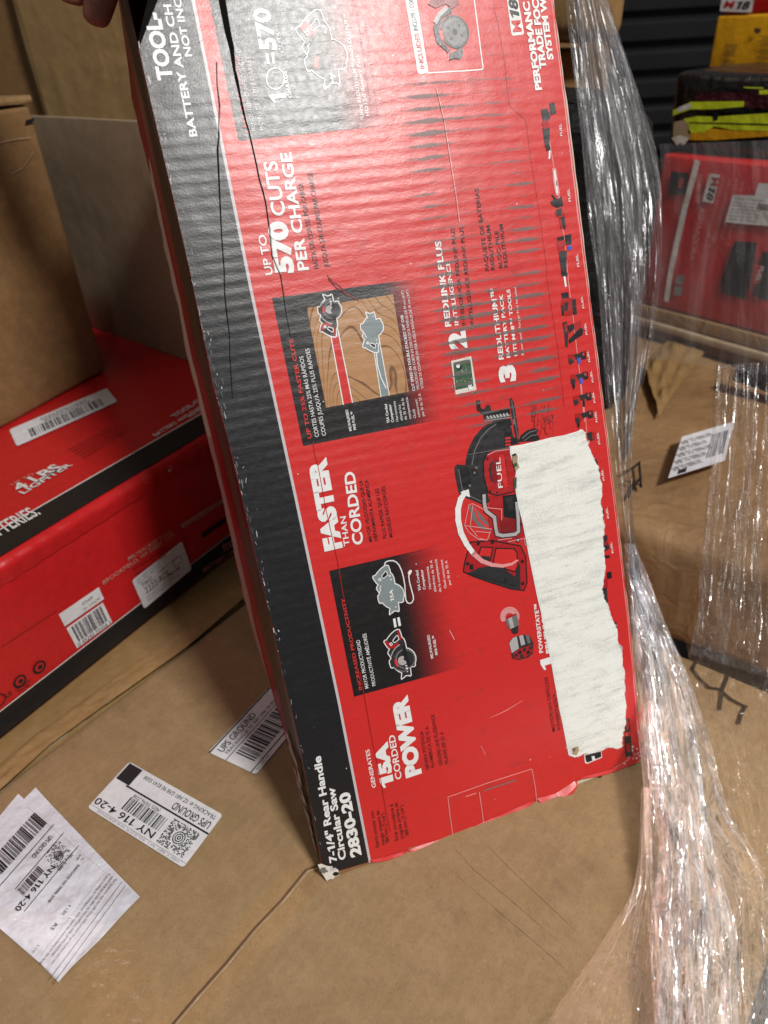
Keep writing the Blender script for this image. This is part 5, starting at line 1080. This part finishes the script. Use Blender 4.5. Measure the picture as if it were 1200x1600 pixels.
icon(); drill(980, 1050, 0, True); icon(); drill(992, 1168, 1, True); icon(); drill(1010, 1290, 0); icon(); drill(1020, 1395, 1); ST.poly([c4_(1010, 1290), c4_(1024, 1288), c4_(1026, 1332), c4_(1014, 1334)], 'black', 2.6)
icon(); q_(k6, [(832, 272), (860, 262), (880, 280), (878, 308), (858, 315), (840, 300)], 'charcoal'); q_(k6, [(862, 268), (880, 264), (884, 300), (868, 308)], 'midred', 2.3)
icon(); q_(k6, [(878, 405), (888, 408), (910, 510), (905, 520), (890, 470)], 'black'); q_(k6, [(915, 680), (926, 682), (930, 740), (920, 742)], 'black'); q_(k6, [(930, 835), (948, 832), (950, 870), (962, 905), (935, 925), (930, 890)], 'charcoal'); q_(k6, [(925, 948), (960, 942), (962, 958), (928, 964)], 'black'); q_(k6, [(940, 860), (950, 872), (946, 890), (936, 888)], 'midred', 2.3)
icon(); q_(k6, [(945, 1040), (970, 1032), (974, 1070), (948, 1076)], 'black'); q_(k6, [(928, 1080), (950, 1074), (952, 1120), (930, 1130)], 'midred', 2.1); q_(k6, [(915, 1130), (945, 1120), (950, 1180), (955, 1215), (940, 1215), (925, 1180)], 'charcoal', 2.2)
icon(); q_(k7, [(912, 255), (928, 250), (932, 300), (918, 310)], 'charcoal'); ST.ngon(k7(938, 405), 7, 'silver', 2, 16); q_(k7, [(928, 400), (945, 390), (948, 415), (932, 420)], 'charcoal', 2.4)
icon(); q_(k7, [(972, 790), (1000, 783), (1006, 855), (978, 866), (968, 840)], 'charcoal'); q_(k7, [(980, 802), (994, 798), (998, 845), (984, 850)], 'midred', 2.4); q_(k7, [(970, 885), (1008, 880), (1016, 990), (978, 1000), (974, 930)], 'charcoal'); q_(k7, [(980, 925), (1000, 920), (1006, 965), (986, 970)], 'midred', 2.4)
icon(); q_(k7, [(750, 985), (845, 962), (850, 1000), (768, 1035), (755, 1030)], 'white', 1); q_(k7, [(755, 988), (842, 966), (846, 996), (770, 1028), (760, 1022)], 'black', 2); q_(k7, [(790, 995), (806, 990), (812, 1012), (795, 1015)], 'white', 2.5)
icon()
for c_ in ((838, 1105), (912, 1078), (968, 1062), (1000, 1045), (1022, 1036)): ST.ngon(k7(*c_), 3, random.choice(('black', 'charcoal', 'darkred')), 2, 8); icon()
icon()
# torn patch
PT = Sheet(FACE); ta = [k6(415, 345), k6(470, 338), k6(560, 318), k6(640, 297), k6(720, 283), k6(790, 262), k6(810, 250)]
tb = [k6(822, 270), k6(838, 320), k6(850, 370), k6(875, 410), k6(890, 450), k6(905, 500), k6(915, 560), k6(917, 620), k6(905, 660), k6(918, 700), k6(925, 760), k6(930, 800), k6(922, 860), k6(925, 900), k6(930, 960), k6(935, 1020), k6(925, 1080), k6(918, 1130), k6(928, 1180), k7(880, 160), k7(892, 215), k7(915, 260), k7(930, 300), k7(935, 350), k7(950, 410), k7(963, 490), k7(968, 560), k7(972, 640), k7(978, 760), k7(970, 830), k7(960, 870), k7(955, 945), k7(900, 945), k7(860, 950), k7(820, 965), k7(770, 975), k7(720, 990), k7(697, 998)]
tcx = [k7(672, 985), k7(655, 900), k7(640, 820), k7(620, 730), k7(605, 640), k7(590, 560), k7(575, 470), k7(555, 380), k7(538, 300), k7(520, 200), k7(500, 120), k6(540, 1030), k6(520, 930), k6(505, 850), k6(490, 770), k6(470, 690), k6(452, 600), k6(445, 540), k6(452, 480), k6(430, 420), k6(420, 380)]
def rag(pts, amp, sd_):
    out = []
    for a_, b_ in zip(pts, pts[1:]):
        for k in range(10):
            s_ = k / 10; x = a_[0] + (b_[0] - a_[0]) * s_; y = a_[1] + (b_[1] - a_[1]) * s_; n_ = noise.noise_vector(Vector((x * .11, y * .11, sd_))); m_ = noise.noise_vector(Vector((x * .6, y * .6, sd_)))
            out.append((x + amp * (n_.x + .6 * m_.x), y + amp * (n_.y + .6 * m_.y)))
    return out + [pts[-1]]
full = ta + rag(tb, 2.2, 3) + rag(tcx, .5, 8)
PT.poly([(x - 2.2, y - .4) for x, y in ta] + [(x + .5, y + .5) for x, y in rag(tb, 2.6, 5)] + [(x - 2.4, y + .6) for x, y in tcx], 'white', 4)
PT.poly(full, 'torn', 5)
random.seed(9); tbr = rag(tb, 2.2, 3)
for k in range(260):
    x, y = random.choice(tbr); a_ = random.uniform(0, 6.28); l_ = random.uniform(1.2, 4.0); w_ = random.uniform(.25, .7)
    PT.poly([(x - w_, y), (x + w_, y + w_), (x + l_ * math.cos(a_), y + l_ * math.sin(a_))], random.choice(('torn', 'torn', 'pulp', 'white')), 5.1 + .004 * k)
PT.poly([k6(420, 390), k6(440, 380), k6(452, 400), k6(448, 430), k6(462, 460), k6(440, 480), k6(425, 440)], 'kraft_edge', 8); PT.poly([k6(420, 388), k6(438, 382), k6(446, 390), k6(424, 400)], 'black', 8.4); PT.poly([k6(426, 440), k6(445, 432), k6(450, 450), k6(432, 462)], 'green', 8.4); PT.poly([k6(432, 520), k6(446, 510), k6(444, 575), k6(430, 580)], 'green', 8)
PT.poly([k7(680, 945), k7(715, 935), k7(718, 960), k7(705, 985), k7(685, 980)], 'kraft_edge', 8); PT.poly([k7(684, 950), k7(700, 946), k7(692, 970)], 'brown_fold', 8.4)
on_front(PT, 'torn_patch')

# ================================================================== HAND at the top left
hand = empty('hand', at(80, -160, .50), 'dark hand reaching down from above beside the top left corner of the tool carton', 'hand')
HP = {'wrist': (at(-60, -560, .58), .027), 'heel': (at(20, -400, .56), .030), 'palm': (at(90, -270, .54), .030),
      'k1': (at(165, -210, .535), .0125), 'k2': (at(120, -190, .545), .0125), 'k3': (at(75, -185, .555), .012), 'k4': (at(35, -190, .565), .011),
      'i1': (at(176, -110, .535), .0108), 'i2': (at(168, -40, .535), .0100), 'i3': (at(150, 26, .532), .0088), 'i4': (at(149, 42, .531), .006),
      'm1': (at(118, -100, .55), .0108), 'm2': (at(115, -45, .552), .0098), 'm3': (at(112, 0, .552), .0084), 'm4': (at(112, 8, .552), .006),
      'r1': (at(70, -110, .56), .010), 'r2': (at(66, -60, .562), .0095), 'r3': (at(66, -20, .562), .008), 'q1': (at(30, -125, .57), .009), 'q2': (at(26, -80, .572), .0085), 'q3': (at(26, -45, .572), .007),
      't0': (at(130, -330, .525), .016), 't1': (at(165, -330, .51), .0125), 't2': (at(190, -280, .495), .011), 't3': (at(203, -230, .485), .0085)}
hn = list(HP); hv = [HP[k][0] for k in hn]
he = [('wrist', 'heel'), ('heel', 'palm'), ('palm', 'k1'), ('palm', 'k2'), ('palm', 'k3'), ('heel', 'k4'), ('k1', 'i1'), ('i1', 'i2'), ('i2', 'i3'), ('i3', 'i4'), ('k2', 'm1'), ('m1', 'm2'), ('m2', 'm3'), ('m3', 'm4'), ('k3', 'r1'), ('r1', 'r2'), ('r2', 'r3'), ('k4', 'q1'), ('q1', 'q2'), ('q2', 'q3'), ('heel', 't0'), ('t0', 't1'), ('t1', 't2'), ('t2', 't3')]
me = bpy.data.meshes.new('hand_body'); me.from_pydata([tuple(v) for v in hv], [(hn.index(a), hn.index(b)) for a, b in he], []); me.materials.append(MATS['skin'])
hb = bpy.data.objects.new('hand_body', me); link(hb, hand, Matrix.Identity(4))
md = hb.modifiers.new('s', 'SKIN'); md.use_smooth_shade = True
for i, k in enumerate(hn): me.skin_vertices[0].data[i].radius = (HP[k][1],) * 2; me.skin_vertices[0].data[i].use_root = (k == 'heel')
sm = hb.modifiers.new('d', 'SUBSURF'); sm.levels = 2; sm.render_levels = 2

# ================================================================== STRETCH FILM
def cat(pts, t):
    k = t * (len(pts) - 1); i = min(int(k), len(pts) - 2); a = k - i
    g = lambda j: Vector(pts[max(0, min(len(pts) - 1, j))])
    p0, p1, p2, p3 = g(i - 1), g(i), g(i + 1), g(i + 2)
    return 0.5 * ((2 * p1) + (p2 - p0) * a + (2 * p0 - 5 * p1 + 4 * p2 - p3) * a * a + (3 * p1 - p0 - 3 * p2 + p3) * a ** 3)
def film(name, Lp, Rp, nu, nv, amp, fold, mat, parent, seed, lowz=.006, bulge=0.0):
    V, Fc, uv = [], [], []
    Lw = [at(*q) for q in Lp]; Rw = [at(*q) for q in Rp]
    for j in range(nv + 1):
        t = j / nv; a_, b_ = cat(Lw, t), cat(Rw, t)
        for i in range(nu + 1):
            s_ = i / nu; p = a_.lerp(b_, s_); d = (CAM - p).normalized()
            n1 = noise.noise(Vector((s_ * fold, t * 1.6, seed))); n2 = noise.noise(Vector((s_ * fold * 3.1, t * 5, seed + 5))); n3 = noise.noise(Vector((s_ * fold * 7, t * 16, seed + 9)))
            w_ = amp * (n1 + .45 * n2 + .18 * n3) + bulge * math.sin(math.pi * s_)
            p = p + d * w_ + (b_ - a_).normalized() * amp * .35 * n2
            if p.z < lowz + .004 * abs(n2): 
                p = CAM + (p - CAM) * ((lowz + .004 * abs(n2) - CAM.z) / (p.z - CAM.z)) if p.z < CAM.z - .05 else p
            V.append(p); uv.append((s_, t))
    for j in range(nv):
        for i in range(nu): a = j * (nu + 1) + i; Fc.append((a, a + 1, a + nu + 2, a + nu + 1))
    return mesh_obj(name, V, Fc, mat, parent, None, None, True, uv)
sf1 = empty('stretch_film', at(1000, 900, .57), 'long hanging rope of clear stretch film falling down the right side of the tool carton', 'stretch film')
film('film_curtain', [(880, -60, .66), (893, 60, .65), (905, 200, .63), (918, 330, .61), (932, 450, .60), (946, 600, .59), (962, 730, .58), (978, 850, .575), (986, 905, .57)], [(935, -60, .70), (970, 60, .68), (1003, 160, .66), (1030, 270, .63), (1034, 400, .61), (1018, 540, .60), (990, 670, .59), (988, 790, .58), (1000, 905, .57)], 60, 160, .010, 7, 'film_far', sf1, 1.0)
film('film_curtain', [(890, -60, .67), (902, 120, .65), (925, 280, .62), (940, 450, .61), (955, 600, .60), (970, 730, .59)], [(930, -60, .70), (985, 120, .67), (1010, 260, .64), (1012, 400, .62), (1000, 540, .61), (985, 700, .59)], 40, 120, .014, 9, 'film_far', sf1, 4.0)
film('film_fan', [(975, 850, .575), (985, 950, .565), (994, 1080, .545), (1002, 1200, .525), (1008, 1310, .505), (1020, 1420, .49), (1025, 1520, .475), (1025, 1660, .46)], [(990, 850, .575), (1032, 955, .56), (1078, 1060, .54), (1108, 1160, .52), (1136, 1260, .505), (1190, 1350, .49), (1212, 1450, .475), (1225, 1660, .455)], 110, 200, .011, 9, 'film_near', sf1, 2.0, .004)
film('film_fan', [(978, 880, .57), (990, 1000, .555), (1010, 1180, .53), (1030, 1330, .50), (1015, 1480, .475), (1020, 1660, .455)], [(992, 890, .57), (1040, 1000, .55), (1085, 1150, .525), (1110, 1300, .495), (1150, 1450, .47), (1160, 1660, .45)], 70, 160, .014, 12, 'film_near', sf1, 7.0, .010)
film('film_fan', [(1003, 1230, .53), (1000, 1330, .52), (985, 1400, .51), (950, 1460, .50), (900, 1530, .49), (860, 1590, .485), (815, 1670, .475)], [(1015, 1230, .53), (1020, 1330, .515), (1022, 1400, .505), (1030, 1460, .495), (1035, 1530, .485), (1040, 1590, .475), (1045, 1670, .465)], 90, 120, .006, 8, 'film_thin', sf1, 3.0)
sf2 = empty('stretch_film', at(1150, 850, .55), 'sheet of clear stretch film hanging over the crushed brown carton at the right edge', 'stretch film')
film('film_sheet', [(1118, 570, .62), (1112, 680, .60), (1102, 800, .58), (1092, 920, .56), (1086, 980, .55), (1080, 1022, .548)], [(1300, 560, .62), (1300, 680, .60), (1300, 800, .58), (1300, 920, .56), (1300, 1030, .55), (1300, 1090, .54)], 70, 120, .008, 10, 'film_side', sf2, 5.0)
sf3 = empty('stretch_film', hz(1150, 1200, 0), 'crinkled clear stretch film lying flat on the carton beside the marker scrawl', 'stretch film')
film('film_sheet', [(1070, 1000, .70), (1085, 1090, .70), (1105, 1180, .70), (1130, 1270, .70), (1150, 1360, .70)], [(1300, 1010, .70), (1300, 1100, .70), (1300, 1200, .70), (1300, 1290, .70), (1300, 1400, .70)], 120, 120, .004, 20, 'film_thin', sf3, 6.0)
film('film_sheet', [(1030, 225, .80), (1034, 330, .78), (1026, 430, .76), (1012, 560, .72)], [(1320, 215, .80), (1320, 330, .78), (1320, 430, .76), (1320, 600, .70)], 40, 40, .006, 6, 'film_haze', sf2, 8.0)
